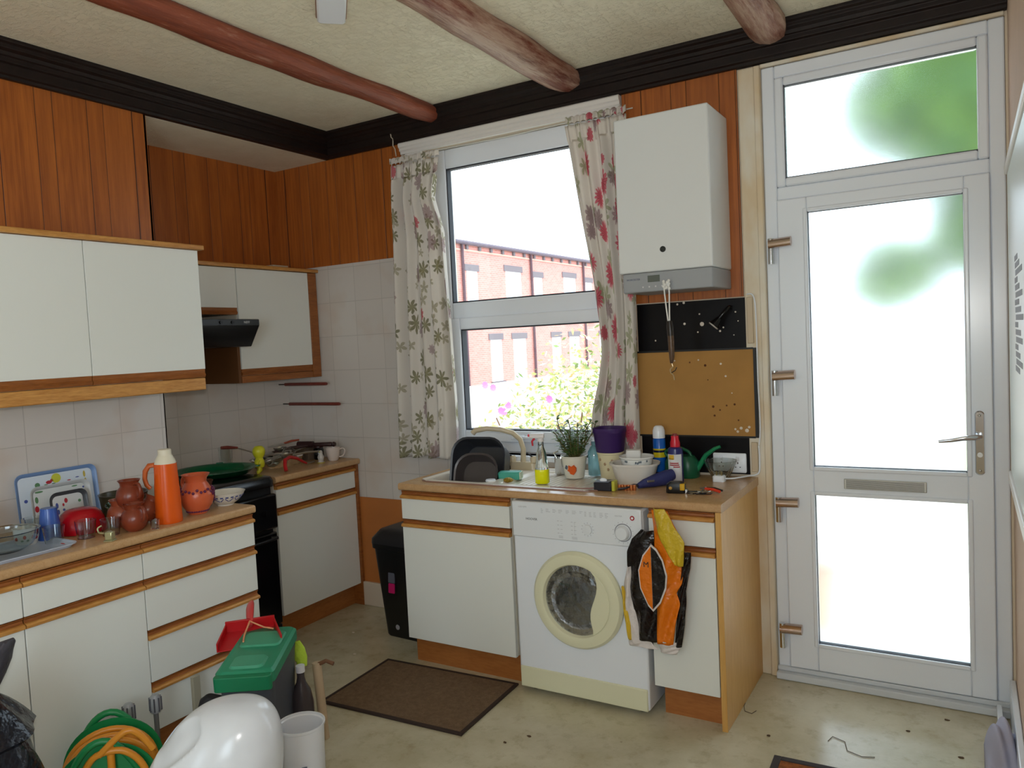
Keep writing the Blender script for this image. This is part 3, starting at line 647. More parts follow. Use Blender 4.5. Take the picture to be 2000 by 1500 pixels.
# one deck: loft around with bowl well (left) modelled as grid heights
def deckf(u, v):
    x = -sw/2+sw*u; y = -sd/2+sd*v
    # round the outer corners
    cr = .09; ax, ay = sw/2-cr, sd/2-cr
    dx, dy = max(abs(x)-ax, 0), max(abs(y)-ay, 0); rr_ = math.hypot(dx, dy)
    if rr_ > cr: k = cr/rr_; x = math.copysign(ax+dx*k, x); y = math.copysign(ay+dy*k, y)
    def sm(t): t = max(0, min(1, t)); return t*t*(3-2*t)
    bx, by = abs(x+.265)-.165, abs(y+.02)-.165
    dd = math.hypot(max(bx+.05, 0), max(by+.05, 0))-.05 if (bx > -.05 or by > -.05) else -.05
    well = sm(-dd/.03); tx, ty = abs(x-.19)-.23, abs(y+.0)-.175
    tr_ = sm(min(-tx, -ty)/.02)
    edge = min(sw/2-abs(x), sd/2-abs(y))
    z = .003+.004*sm((edge)/.01)-.004*sm((edge-.02)/.012)
    z -= .012*tr_*(1-well)-.0015*tr_*math.cos(x*260)*(1 if .0 < x < .36 else 0)
    z -= .17*well
    return (x, y, z)
B().grid(150, 80, deckf).mk('basin', sinkm, sk, nofix=True)
o_ = rrect(sw+.006, sd+.006, .092, 8); i_ = rrect(sw-.008, sd-.008, .088, 8)
b = B(); b.rings([[(x, y, z) for x, y in rr_] for rr_, z in ((o_, .0005), (rrect(sw+.005, sd+.005, .092, 8), .004), (i_, .006), (i_, .001))], cap0=False, cap1=False)
b.mk('rim_band', W('rim_brown', (150, 112, 96), .35), sk)
B().lathe([(0, 0), (.03, 0), (.034, .004), (.02, .004), (0, .002)], (-.265, -.02, -.166), 20).mk('drain', chrome, sk)
# tap
tp = thing('mixer_tap', 'beige swan neck mixer tap at the back of the sink', 'tap', (1.735, -.105, HT+.003)); tapm = W('tap_beige', (206, 190, 160), .25)
B().loft([(0, .16, .05, .024), (.03, .15, .045, .022), (.036, .13, .035, .017)]).mk('tap_body', tapm, tp)
pts = [(.0, 0, .03), (.005, 0, .10), (-.005, -.01, .15), (-.035, -.03, .185), (-.09, -.06, .205), (-.15, -.09, .212), (-.20, -.115, .205), (-.215, -.12, .19)]
B().tube(pts, [.014, .013, .013, .013, .013, .013, .014, .014], 14).mk('spout', tapm, tp)
for sx in (-.06, .06):
    k = B().lathe([(0, 0), (.016, 0), (.018, .02), (.012, .03), (0, .03)], (sx, 0, .035), 16).mk('tap_handle', tapm, tp)
    B().tube([(sx, 0, .06), (sx-.02, -.03, .085)], .004, 8).mk('lever', black_plastic, k)
# ================================================================= WASHING MACHINE
wm = thing('washing_machine', 'white front loading washing machine with cream porthole door under the worktop', 'washing machine', (1.966, -.05, 0))
w_ = .592; yf = -.562
b = B(); b.box(0, w_, yf, 0, .025, .838); b.mk('casing', appliance, wm, bev=.010, seg=3)
B().box(.006, w_-.006, yf-.006, yf+.01, .025, .115).mk('plinth', cream, wm, bev=.004)
B().box(.002, w_-.002, yf-.009, yf+.02, .685, .838).mk('control_panel', W('panel_white', (226, 230, 234), .3), wm, bev=.006)
cx, cz = .300, .443
rot = Matrix.Rotation(PI/2, 3, 'X')
def front_lathe(prof, x, z, y=0, seg=48): return B().lathe(prof, (x, y, z), seg, rot)
dm = front_lathe([(.148, .0), (.196, .0), (.203, .006), (.203, .016), (.192, .030), (.165, .036), (.152, .032), (.146, .020), (.146, .0)], cx, cz, yf, 64).mk('door', cream, wm)
# D-shaped infill at the right of the porthole
b = B(); pts = []
for i in range(25):
    a = math.radians(-62+124*i/24); pts.append((cx+.150*math.cos(a), cz+.150*math.sin(a)))
inner = []
for i in range(13):
    t_ = i/12; a0, a1 = pts[-1], pts[0]; zz = a0[1]+(a1[1]-a0[1])*t_; bulge = math.sin(PI*t_)
    inner.append((a0[0]+(a1[0]-a0[0])*t_+.018*math.sin(2*PI*t_+.4)+.012*bulge, zz))
b.prism(pts+inner[1:-1], 'y', yf-.030, yf-.004); b.mk('door_grip', cream, dm, bev=.004)
front_lathe([(.001, -.072), (.05, -.07), (.09, -.058), (.12, -.035), (.138, -.004), (.150, .004), (.150, .012), (.134, .012)], cx, cz, yf-.004, 48).mk('porthole_drum', W('drum_dark', (196, 198, 202), .22, metal=1, bump=(26, .5)), dm)
front_lathe([(.0005, .028), (.06, .026), (.11, .016), (.142, .004), (.146, .000), (.142, -.002), (.11, .010), (.06, .020), (.0005, .022)], cx, cz, yf-.004, 48).mk('porthole_glass', glass('porthole_smoke', (226, 228, 232), .03), dm)
b = B()
for i in range(3):
    a = math.radians(20+120*i); b.box(-.006, .006, .0, .03, .02, .11, Matrix.Translation((cx, yf-.002, cz)) @ Matrix.Rotation(a, 4, 'Y') @ Matrix.Rotation(-.2, 4, 'X'))
b.mk('drum_paddles', W('paddle_steel', (150, 152, 156), .2, metal=1), dm)
for x, y in ((.05, -.5), (w_-.05, -.5), (.05, -.05), (w_-.05, -.05)): B().lathe([(0, 0), (.022, 0), (.022, .026), (0, .026)], (x, y, 0), 14).mk('foot', black_plastic, wm)
ky = yf-.009
prn = W('print_grey', (186, 188, 192), .6); prd = W('print_dark', (60, 60, 64), .6)
front_lathe([(0, .0), (.033, 0), (.033, .003), (.030, .004), (.028, .018), (.024, .022), (0, .022)], .512, .742, ky, 36).mk('programme_dial', W('dial_white', (222, 226, 230), .3), wm)
front_lathe([(.0335, 0), (.0365, 0), (.0365, .001), (.0335, .001)], .512, .742, ky, 36).mk('dial_ring', W('ring_grey', (130, 132, 140), .5), wm)
front_lathe([(0, .0), (.021, 0), (.020, .010), (0, .012)], .358, .742, ky, 28).mk('temperature_dial', 'dial_white', wm)
b = B()
for i in range(12):
    a = 2*PI*i/12; b.box(-.0012, .0012, -.0004, 0, .024, .029, Matrix.Translation((.358, ky, .742)) @ Matrix.Rotation(a, 4, 'Y'))
for i in range(14):
    a = 2*PI*i/14; b.box(-.001, .001, -.0004, 0, .040, .045, Matrix.Translation((.512, ky, .742)) @ Matrix.Rotation(a, 4, 'Y'))
for x in (.232, .295):
    for k in range(4): b.box(x-.012, x-.004, ky-.0004, ky, .715+k*.017, .717+k*.017); b.box(x+.002, x+.012, ky-.0004, ky, .715+k*.017, .7165+k*.017)
b.box(.299, .3, ky-.0004, ky, .713, .768)
for k in range(3): b.box(.225, .245, ky-.0004, ky, .700+k*.004-.004, .7015+k*.004-.004); b.box(.285, .31, ky-.0004, ky, .700+k*.004-.004, .7015+k*.004-.004)
random.seed(3)
x = .145
while x < .455:
    ww = random.uniform(.008, .022)
    for k in range(random.choice((2, 3, 4))): b.box(x, x+ww*random.uniform(.5, 1), ky-.0004, ky, .812-k*.0055, .8138-k*.0055)
    x += ww+random.uniform(.006, .016)
b.mk('panel_marks', prn, wm, smooth=False)
text('HOOVER', .0135, (.098, ky-.0002, .765), (PI/2, 0, 0), prd, wm, sx=1.0)
text('1200 RPM', .010, (.055, ky-.0002, .815), (PI/2, 0, 0), prn, wm)
text('NEXTRA', .008, (.495, ky-.0002, .807), (PI/2, 0, 0), prn, wm)
front_lathe([(0, 0), (.0095, 0), (.0095, .0008), (0, .0008)], .553, .803, ky, 20).mk('emblem', W('emblem_red', (170, 30, 50), .4), wm)
front_lathe([(0.003, 0.0008), (.005, .0008), (.005, .0014), (.003, .0014)], .553, .803, ky, 16).mk('emblem_mark', W('emblem_white', (235, 235, 235), .4), wm)
# ================================================================= BOILER
bo = thing('wall_boiler', 'white wall mounted gas boiler with grey control strip beside the window', 'boiler', (2.575, -.013, 1.70))
B().box(-.202, .205, -.287, 0, .083, .735).mk('boiler_casing', W('boiler_white', (226, 230, 230), .32), bo, bev=.007, seg=3)
B().box(-.188, .201, -.283, 0, .0, .082).mk('control_strip', W('boiler_grey', (160, 164, 168), .4), bo, bev=.005)
B().lathe([(0, 0), (.0125, 0), (.0125, .003), (.009, .003), (.008, .001), (0, .001)], (-.002, -.287, .172), 24, rot).mk('sight_glass', W('sight_dark', (40, 46, 48), .2), bo)
B().box(-.075, -.022, -.2845, -.283, .040, .068).mk('display', W('lcd', (96, 104, 98), .25), bo)
b = B()
for k in range(5): b.box(-.10+k*.028, -.094+k*.028, -.2842, -.283, .018, .024)
b.mk('buttons', W('button_pale', (214, 216, 216), .5), bo)
text('WORCESTER', .0105, (-.140, -.2835, .055), (PI/2, 0, 0), W('print_blue', (90, 96, 120), .5), bo)
# keyring hanging
kr = thing('hanging_torch', 'old brown and black torch hanging by a white loop from the boiler', 'torch', (2.594, -.312, 1.56))
B().tube([(-.006, 0, .01), (-.014, -.002, .10), (-.016, -.004, .155), (-.004, -.004, .165), (.004, -.003, .15), (.002, 0, .08), (.0, 0, .01)], .0032, 8).mk('loop', W('loop_white', (236, 236, 232), .6), kr)
b = B()
for i in range(14):
    a = i*2.4; b.ball((-.006+.012*math.cos(a), -.006+.004*math.sin(a), .158+.0025*(i-5)), (.006, .004, .007))
b.mk('knot', 'loop_white', kr)
B().tube([(0, 0, .012), (.002, 0, -.015), (.003, 0, -.05)], [.012, .015, .014], 12).mk('torch_head', W('torch_black', (34, 26, 20), .35), kr)
B().tube([(.003, 0, -.05), (.004, 0, -.10), (.004, 0, -.14), (.002, 0, -.165)], [.0135, .013, .011, .006], 12).mk('torch_barrel', W('torch_brown', (92, 68, 48), .35, noise=(60, .3)), kr)
B().tube([(.002, 0, -.163), (.006, 0, -.18), (-.004, 0, -.19), (-.002, 0, -.205), (.008, 0, -.215), (.012, 0, -.235)], .0024, 8).mk('chain', W('chain_brass', (196, 176, 140), .3, metal=.7), kr)
B().tube([(.0, 0, -.205), (.018, -.002, -.195), (.024, -.002, -.182)], .002, 6).mk('pin', 'torch_black', kr)
# ================================================================= ITEMS ON THE LEFT COUNTER
H1 = HT+.0005
def vessel(name, prof, m, parent, loc=(0, 0, 0), rot=(0, 0, 0), t=.003, seg=36, **k):
    """open vessel: outer profile bottom to top, inner wall offset by t"""
    inner = [(max(r-t, .0005), z if z > prof[0][1]+t else prof[0][1]+t) for r, z in reversed(prof)]
    p = ([(0, prof[0][1])] if prof[0][0] > 0 else [])+list(prof)+inner
    if inner[-1][0] > .001: p.append((0, prof[0][1]+t))
    b = B(); b.lathe(p, (0, 0, 0), seg); return b.mk(name, m, parent, loc=loc, rot=rot, **k)
clay = W('brown_clay', (132, 58, 36), .28, noise=(18, .25)); clay2 = W('brown_clay_light', (150, 72, 46), .3, noise=(18, .25))
def clay_pot(label, loc, s, m=clay, rot=(0, 0, 0), lid=False, handle=True):
    p = thing('clay_pot', label, 'pot', loc, 0, 'brown clay pots on the left counter', rot=rot)
    vessel('pot_body', [(.026*s, 0), (.045*s, .018*s), (.052*s, .045*s), (.046*s, .072*s), (.033*s, .088*s), (.034*s, .10*s), (.042*s, .112*s)], m, p, t=.004*s)
    if handle: B().tube([(.034*s, 0, .098*s), (.06*s, 0, .098*s), (.070*s, 0, .075*s), (.064*s, 0, .05*s), (.050*s, 0, .042*s)], .0065*s, 10).mk('handle', m, p)
    return p
# big tray leaning on the tiles
def tray(name, label, loc, w, h, tilt, rimc, facem, deco, rz=0):
    """local: tray stands on its long edge; width along +y, face toward +x"""
    p = thing(name, label, 'tray', loc, 0, rot=Euler((0, -tilt, rz)).to_matrix().to_euler())
    m90 = Matrix(((0, 0, 1, 0), (1, 0, 0, 0), (0, 1, 0, h/2), (0, 0, 0, 1)))
    B().loft([(0, w-.03, h-.03, .02), (.002, w-.028, h-.028, .02), (.014, w-.006, h-.006, .026), (.015, w, h, .03), (.011, w, h, .03), (-.002, w-.022, h-.022, .022)], m=m90)\
        .mk('rim', rimc, p)
    B().loft([(.0025, w-.030, h-.030, .02), (.0032, w-.032, h-.032, .02)], m=m90).mk('tray_face', facem, p)
    for nm, m_, shapes in deco:
        b = B()
        for (y, z, r, sy) in shapes: b.lathe([(0, 0), (r, 0), (r, .0006), (0, .0006)], (.0033, y, h/2+z), 14, Matrix(((0, 0, 1), (sy, 0, 0), (0, 1/sy, 0))))
        b.mk(nm, m_, p)
    return p
W('deco_yellow', (196, 196, 60), .5); W('deco_red', (176, 40, 50), .5); W('deco_blue', (70, 84, 150), .5); W('deco_green', (90, 130, 90), .5)
tray('serving_tray', 'large white tray with blue rim and yellow sun, leaning on the tiled wall', (.485, -1.705, H1), .325, .215, .10, W('rim_blue', (120, 150, 196), .3), W('tray_white', (206, 214, 222), .35),
     [('sun_print', 'deco_yellow', [(.0, .072, .019, 1)]), ('flower_print', 'deco_red', [(-.03, .06, .009, 1.3), (-.018, .066, .006, 1), (.05, .055, .004, 2)]), ('leaf_print', 'deco_green', [(-.075, .055, .010, 1), (-.042, .052, .004, 2), (-.012, .052, .004, 2)]),
      ('corn_print', W('deco_ochre', (190, 170, 80), .5), [(.115, .07, .008, .6), (.117, .04, .008, .6), (.116, .01, .007, .6)]), ('blue_print', 'deco_blue', [(-.125, .0, .007, 1), (.118, -.03, .004, 1), (.085, .062, .004, 2)])])
tray('serving_tray', 'middle white tray with flower prints, nested in front of the large blue rimmed tray', (.535, -1.722, H1), .235, .165, .12, W('rim_white', (198, 200, 200), .3), W('tray_grey', (200, 202, 200), .35),
     [('flower_print', 'deco_red', [(-.095, -.005, .010, .8)]), ('leaf_print', 'deco_green', [(-.092, .03, .009, .7), (.06, .06, .006, 2), (-.08, .06, .008, 2)]), ('dot_print', 'deco_blue', [(.095, .05, .004, 1)])])
tray('serving_tray', 'smallest tray with thin dark border, in front behind the blue tumbler', (.575, -1.717, H1), .150, .135, .12, W('rim_dark', (70, 72, 76), .3), W('tray_pale', (206, 206, 204), .35),
     [('flower_print', 'deco_red', [(-.008, .03, .008, .8), (-.02, .015, .005, .8)]), ('grape_print', 'deco_blue', [(-.045, .015, .008, .7), (-.042, -.01, .007, .7), (-.02, -.005, .005, 1)]), ('leaf_print', 'deco_green', [(.045, .02, .006, 1)])])
# thermos
th = thing('vacuum_jug', 'tall orange vacuum jug with cream screw cap', 'jug', (.955, -1.545, H1), math.radians(215))
B().lathe([(0, 0), (.048, 0), (.050, .004), (.049, .03), (.0465, .12), (.043, .19), (.0415, .232), (0, .232)]).mk('jug_body', W('thermos_orange', (226, 92, 22), .22), th)
B().lathe([(0, .232), (.040, .232), (.037, .245), (.028, .262), (.025, .268), (.025, .285), (.022, .288), (0, .286)]).mk('cap', W('cap_cream', (226, 218, 196), .35), th)
B().tube([(.040, 0, .228), (.062, 0, .226), (.078, 0, .205), (.082, 0, .175), (.076, 0, .15), (.062, 0, .135)], [.008, .009, .009, .008, .008, .007], 10, flat=1.3).mk('handle', W('handle_orange', (196, 96, 44), .3), th)
# painted jug
pj = thing('painted_jug', 'orange terracotta jug with purple painted flowers, right of the orange vacuum jug', 'jug', (.925, -1.392, H1), math.radians(90))
vessel('jug_body', [(.036, 0), (.040, .010), (.058, .035), (.066, .062), (.064, .090), (.050, .115), (.041, .130), (.043, .145), (.056, .162)], W('terracotta_orange', (204, 96, 58), .3), pj, t=.004)
B().tube([(0, .045, .148), (0, .075, .146), (0, .088, .12), (0, .080, .095), (0, .062, .085)], .008, 10).mk('handle', 'terracotta_orange', pj)
b = B()
for i in range(26):
    a = 2*PI*i/26; z = .096+.006*math.sin(i*2.3); b.ball((.0635*math.cos(a), .0635*math.sin(a), z), (.006, .006, .006), seg=8, rg=5)
for k in range(5):
    a = math.radians(-60+k*12); b.ball((.0665*math.cos(a), .0665*math.sin(a), .092-.010*abs(k-2)*.5), (.005, .005, .010), seg=8, rg=5); 
    b.ball((.0665*math.cos(math.radians(-36)), .0665*math.sin(math.radians(-36)), .085-.009*k), (.005-.0006*k, .005, .006), seg=8, rg=5)
b.mk('painted_flowers', W('paint_purple', (96, 34, 74), .4), pj)
b = B()
for i in range(30): a = 2*PI*i/30; b.ball((.0415*math.cos(a), .0415*math.sin(a), .012), .0045, seg=8, rg=5)
b.mk('painted_band', 'paint_purple', pj)
# blue and white bowl
bw = thing('patterned_bowl', 'white bowl with blue leaf pattern near the end of the left counter', 'bowl', (.900, -1.235, H1))
vessel('bowl_body', [(.034, 0), (.036, .006), (.052, .016), (.072, .036), (.082, .054), (.084, .057)], W('bowl_white', (220, 216, 204), .2), bw, t=.004)
b = B()
for i in range(22):
    a = 2*PI*i/22; rr_ = .0655; b.box(-.001, .0014, -.011, .011, -.0016, .0016, Matrix.Translation((rr_*math.cos(a), rr_*math.sin(a), .030)) @ Matrix.Rotation(a, 4, 'Z') @ Matrix.Rotation(.75, 4, 'Y') @ Matrix.Rotation(.9*(1 if i % 2 else -1), 4, 'X'))
    b.box(-.001, .0012, -.006, .006, -.003, .003, Matrix.Translation((.0745*math.cos(a), .0745*math.sin(a), .041)) @ Matrix.Rotation(a, 4, 'Z') @ Matrix.Rotation(.6, 4, 'Y'))
b.mk('blue_pattern', W('pattern_blue', (60, 74, 140), .3), bw)
# clay pots
clay_pot('brown clay pot stacked on top of the other clay pots, left of the vacuum jug', (.875, -1.650, H1+.072), .98, clay)
clay_pot('brown clay pot standing at the back left under the stacked one', (.83, -1.665, H1), .95, clay2)
clay_pot('round brown clay pot at the front of the group, beside the red bowl', (.955, -1.690, H1), .93, clay)
clay_pot('brown clay pot tipped sideways with its mouth to the right, against the vacuum jug', (.872, -1.600, H1+.016), .85, clay2, rot=(math.radians(-28), math.radians(8), 0))
# red bowl upside down
rb = thing('red_bowl', 'glossy red bowl turned upside down between the blue tumbler and the clay pots', 'bowl', (.755, -1.775, H1))
B().lathe([(.078, 0), (.083, .002), (.084, .02), (.079, .048), (.068, .072), (.052, .086), (.030, .091), (0, .092)], seg=44).mk('bowl_body', W('bowl_red', (172, 12, 26), .22), rb)
# dark casserole behind and green dish
dk = thing('casserole_dish', 'dark olive round dish behind the red bowl, against the wall', 'dish', (.64, -1.53, H1))
vessel('dish_body', [(.07, 0), (.082, .01), (.088, .07), (.092, .092), (.095, .095)], W('dish_olive', (58, 52, 34), .3), dk, t=.005)
gd = thing('green_dish', 'small pale green dish resting between the dark dish and clay pots', 'dish', (.745, -1.615, H1+.05), rot=(.25, .1, 0))
vessel('dish_body', [(.02, 0), (.04, .012), (.048, .03)], glass('green_glass', (180, 222, 190), .08), gd)
B().lathe([(0, 0), (.03, 0), (.034, .006), (.03, .0505), (0, .0505)], (0, 0, -.054)).mk('dish_foot', 'green_glass', gd)
# blue tumbler inverted
bt = thing('blue_tumbler', 'blue plastic tumbler standing upside down in front of the small tray', 'tumbler', (.760, -1.895, H1))
vessel('tumbler_body', [(.027, .115), (.0275, .110), (.034, .06), (.041, 0)][::-1], W('tumbler_blue', (76, 116, 206), .2, trans=.35), bt, t=.002)
B().lathe([(0, .112), (.0265, .112), (.0265, .116), (0, .116)]).mk('tumbler_base', 'tumbler_blue', bt)
# glasses
def tumbler(label, loc, r=.036, h=.10, taper=.82, grp='clear drinking glasses on the left counter', stem=False, cat='glass', name='drinking_glass'):
    p = thing(name, label, cat, loc, 0, grp)
    vessel('glass_body', [(r*taper, 0), (r*taper, .004), (r*(taper+1)/2, h*.5), (r, h)], clear, p, t=.0022, seg=28)
    return p
tumbler('clear drinking glass left of the blue tumbler', (.72, -1.935, H1), .034, .085)
tumbler('clear drinking glass in front of the blue tumbler, left one', (.84, -1.925, H1), .036, .062)
tumbler('clear drinking glass in front of the red bowl, left one', (.875, -1.83, H1), .036, .065)
tumbler('clear drinking glass in front of the red bowl, right one', (.925, -1.765, H1), .035, .060)
tumbler('clear drinking glass standing behind the clay pots beside the vacuum jug', (.775, -1.50, H1), .036, .125)
tumbler('small clear shot glass in front of the orange vacuum jug', (1.005, -1.64, H1), .018, .035)
tumbler('small glass next to the painted jug, behind it', (.80, -1.33, H1), .03, .10)
o = B().lathe([(0, 0), (.022, 0), (.024, .004), (0, .006)], (.892, -1.905, H1)).mk('bottle_top', W('lid_red', (200, 50, 40), .4)); tag(o, 'tiny red round bottle top lying between the clear glasses', 'bottle top')
# metal cube salt holder
sc_ = thing('metal_ornament', 'small pale brass square ornament at the front edge of the left counter', 'ornament', (1.015, -1.825, H1), .5)
B().box(-.016, .016, -.016, .016, 0, .004).mk('base', W('pale_brass', (190, 190, 150), .3, metal=.8), sc_, bev=.001)
B().box(-.012, .014, -.014, .012, .004, .034).mk('cube', 'pale_brass', sc_, bev=.003)
B().tube([(-.014, -.012, .03), (-.026, -.02, .035), (-.03, -.02, .05), (-.02, -.012, .058)], .003, 8).mk('handle', 'pale_brass', sc_)
# flat white tray at far left with bowl, jar and cup
ft = thing('drip_tray', 'flat pale blue grey tray at the left end of the left counter', 'tray', (.83, -2.17, H1))
B().loft([(0, .26, .50, .03), (.012, .275, .515, .035), (.014, .29, .53, .04), (.011, .29, .53, .04), (.009, .268, .508, .033), (.003, .25, .49, .03)]).mk('tray_body', W('tray_bluegrey', (188, 198, 214), .3), ft)
gb = thing('glass_bowl', 'large clear glass mixing bowl on the flat grey tray at the photo left edge', 'bowl', (.855, -2.10, H1+.0145))
vessel('bowl_body', [(.045, 0), (.06, .004), (.088, .022), (.103, .05), (.106, .068), (.112, .072)], glass('bowl_glass', (226, 236, 240), .03), gb, t=.004)
jr = thing('storage_jar', 'cream storage jar with wooden lid standing behind the glass bowl', 'jar', (.62, -2.08, H1))
B().lathe([(0, 0), (.05, 0), (.055, .005), (.055, .098), (.05, .104), (0, .104)]).mk('jar_body', W('jar_cream', (222, 212, 196), .3), jr)
B().lathe([(0, .104), (.057, .104), (.058, .108), (.058, .124), (.052, .128), (0, .128)]).mk('lid', W('jar_lid_wood', (196, 126, 50), .4, noise=(20, .2)), jr)
B().lathe([(.048, .128), (.058, .130), (.060, .138), (.055, .142), (.046, .140)]).mk('rim', W('rim_plum', (96, 50, 50), .4), jr)
cu = thing('patterned_cup', 'white cup with red and green flower print beside the glass bowl', 'cup', (.765, -1.98, H1))
vessel('cup_body', [(.026, 0), (.032, .005), (.038, .03), (.041, .062), (.043, .065)], W('cup_white', (226, 224, 216), .2), cu)
b = B()
for a, z in ((-30, .035), (20, .03), (-75, .03)): b.ball((.0375*math.cos(math.radians(a)), .0375*math.sin(math.radians(a)), z), (.004, .007, .007), seg=8, rg=6)
b.mk('flower_print', 'deco_red', cu)
b = B()
for a, z in ((-15, .022), (-45, .022), (5, .048)): b.ball((.036*math.cos(math.radians(a)), .036*math.sin(math.radians(a)), z), (.004, .006, .004), seg=8, rg=6)
b.mk('leaf_print', 'deco_green', cu)
# ================================================================= COOKER TOP AND ALCOVE
gt = thing('green_tray', 'translucent dark green round tray lying on the black cooker lid', 'tray', (.28, -.80, .8985))
vessel('tray_body', [(.10, 0), (.17, .004), (.200, .030), (.215, .034)], W('tray_green', (18, 112, 70), .15, trans=.25), gt, t=.004, seg=56)
for k in range(4):
    a = math.radians(45+90*k); B().box(-.018, .018, -.008, .012, -.003, .004, Matrix.Translation((.215*math.cos(a), .215*math.sin(a), .034)) @ Matrix.Rotation(a-PI/2, 4, 'Z')).mk('lug', 'tray_green', gt, bev=.002)
bk = thing('brown_basket', 'small dark brown woven dish on the cooker beside the painted jug', 'dish', (.50, -1.06, .898))
vessel('dish_body', [(.04, 0), (.055, .01), (.062, .03)], W('woven_brown', (92, 50, 32), .7, bump=(160, .6)), bk)
# yellow toy
toy = thing('yellow_toy', 'bright yellow toy figure with round head and short arms on the alcove worktop', 'toy', (.36, -.575, H1), math.radians(-50)); ym = W('toy_yellow', (204, 200, 40), .4)
# body continuous loft
B().lathe([(0, .028), (.016, .028), (.024, .034), (.028, .05), (.026, .066), (.021, .076), (.019, .081), (.024, .088), (.031, .102), (.034, .118), (.030, .134), (.019, .146), (0, .149)], seg=24).mk('toy_body', ym, toy)
for s_ in (-1, 1):
    B().tube([(s_*.012, 0, .04), (s_*.016, 0, .015), (s_*.018, -.008, .006), (s_*.02, -.014, .005)], [.011, .011, .011, .008], 10).mk('leg', ym, toy)
    B().tube([(s_*.018, 0, .070), (s_*.034, -.004, .064), (s_*.044, -.008, .052)], [.009, .008, .009], 10).mk('arm', ym, toy)
# red handle
rh = thing('saucepan_grip', 'bent red plastic saucepan grip lying on the alcove worktop beside the yellow toy', 'kitchen tool', (.455, -.50, H1), math.radians(0)); 
B().tube([(.045, -.02, .008), (.03, -.012, .035), (.02, .0, .062), (.0, .05, .070), (-.01, .11, .055), (-.02, .16, .03), (-.03, .20, .012)], [.010, .010, .011, .010, .009, .008, .006], 12).mk('grip', W('handle_red', (180, 24, 28), .3), rh)
B().tube([(-.03, .20, .012), (-.04, .24, .008), (-.06, .29, .006)], [.005, .004, .004], 8).mk('shaft', steel, rh)
tumbler('tall clear glass at the back of the alcove worktop, left of the yellow toy', (.12, -.60, H1), .038, .135, .85, None)
# utensils pile
sf = thing('fish_slice', 'metal spatula with reddish wooden handle sticking out left over the pile', 'utensil', (.20, -.42, H1))
B().tube([(-.04, -.13, .128), (-.05, -.19, .138), (-.055, -.225, .140)], [.006, .010, .009], 10).mk('handle', 'rod_wood', sf)
B().tube([(-.04, -.13, .128), (.0, -.05, .09), (.01, .0, .06), (.02, .05, .045)], .003, 8).mk('shaft', steel, sf)
B().box(-.02, .05, .04, .13, .038, .041).mk('blade', steel, sf, bev=.001)
pan = thing('glass_dish', 'smoky oval glass dish under the heap of utensils in the alcove', 'dish', (.25, -.35, H1))
B().loft([(0, .18, .26, .08), (.004, .19, .27, .085), (.045, .22, .31, .1), (.047, .23, .32, .1), (.043, .215, .305, .098), (.006, .182, .262, .082)]).mk('dish_body', glass('smoky_glass', (190, 200, 190), .06), pan)
def spoonish(name, label, loc, rz, L, hm, head, pitch=.12, cat='utensil', grp='kitchen utensils heaped in the alcove'):
    p = thing(name, label, cat, loc, 0, grp, rot=(0, -pitch, rz))
    B().tube([(0, 0, 0), (L*.5, 0, .004), (L, 0, 0)], [.006, .007, .005], 8).mk('handle', hm, p)
    if head == 'ladle': vessel('bowl', [(.002, 0), (.02, .004), (.034, .018), (.038, .03)], steel, p, loc=(-.035, 0, -.016), t=.0015, seg=20)
    elif head == 'slice': B().box(-.09, 0, -.03, .03, -.0015, .0015).mk('blade', steel, p, bev=.001)
    elif head == 'whisk':
        for k in range(5):
            a = PI*k/5; B().tube([(0, 0, 0), (-.03, .022*math.cos(a), .022*math.sin(a)), (-.07, .030*math.cos(a), .030*math.sin(a)), (-.10, 0, 0), (-.07, -.030*math.cos(a), -.030*math.sin(a)), (-.03, -.022*math.cos(a), -.022*math.sin(a)), (0, 0, 0)], .0012, 5).mk('wire', steel, p)
    elif head == 'tongs':
        for s_ in (-1, 1): B().tube([(0, 0, 0), (-.06, s_*.012, 0), (-.13, s_*.02, 0)], .004, 6).mk('arm', steel, p)
    return p
darkh = W('handle_dark', (50, 26, 26), .4)
spoonish('ladle', 'steel ladle with dark handle in the utensil heap, pointing right', (.25, -.28, H1+.085), math.radians(52), .20, darkh, 'ladle', .02)
spoonish('fish_slice', 'steel slice with black handle lying across the utensil heap', (.22, -.36, H1+.075), math.radians(65), .22, darkh, 'slice', .10)
spoonish('whisk', 'wire whisk in the middle of the utensil heap', (.29, -.24, H1+.072), math.radians(80), .12, steel, 'whisk', .10)
spoonish('tongs', 'steel tongs at the left of the utensil heap', (.30, -.38, H1+.062), math.radians(110), .12, steel, 'tongs', .05)
spoonish('potato_masher', 'reddish handled masher at the top of the utensil heap', (.19, -.24, H1+.11), math.radians(60), .09, W('wood_red', (150, 66, 44), .4), 'slice', .14)
spoonish('serving_spoon', 'steel serving spoon at the front of the utensil heap', (.36, -.34, H1+.062), math.radians(70), .17, steel, 'ladle', .0)
rp = thing('rolling_pin', 'dark brown turned wooden rolling pin handle resting on the heap, pointing right', 'rolling pin', (.33, -.17, H1+.098), 0, rot=(0, 0, math.radians(14)))
B().tube([(-.08, 0, .0), (.02, 0, .0), (.022, 0, 0), (.03, 0, 0), (.14, 0, .0), (.145, 0, 0), (.155, 0, 0), (.165, 0, 0)], [.019, .019, .011, .010, .0135, .010, .015, .012], 14).mk('pin_body', darkh, rp)
o = B().box(.16, .30, -.16, -.05, H1, H1+.075).mk('food_box', W('box_brown', (96, 78, 62), .7, noise=(12, .3)), bev=.004); tag(o, 'low brown box behind the heap of utensils in the alcove corner', 'box')
b = B(); o = thing('blue_jar', 'small dark jar between utensil heap and white mug', 'jar', (.33, -.105, H1))
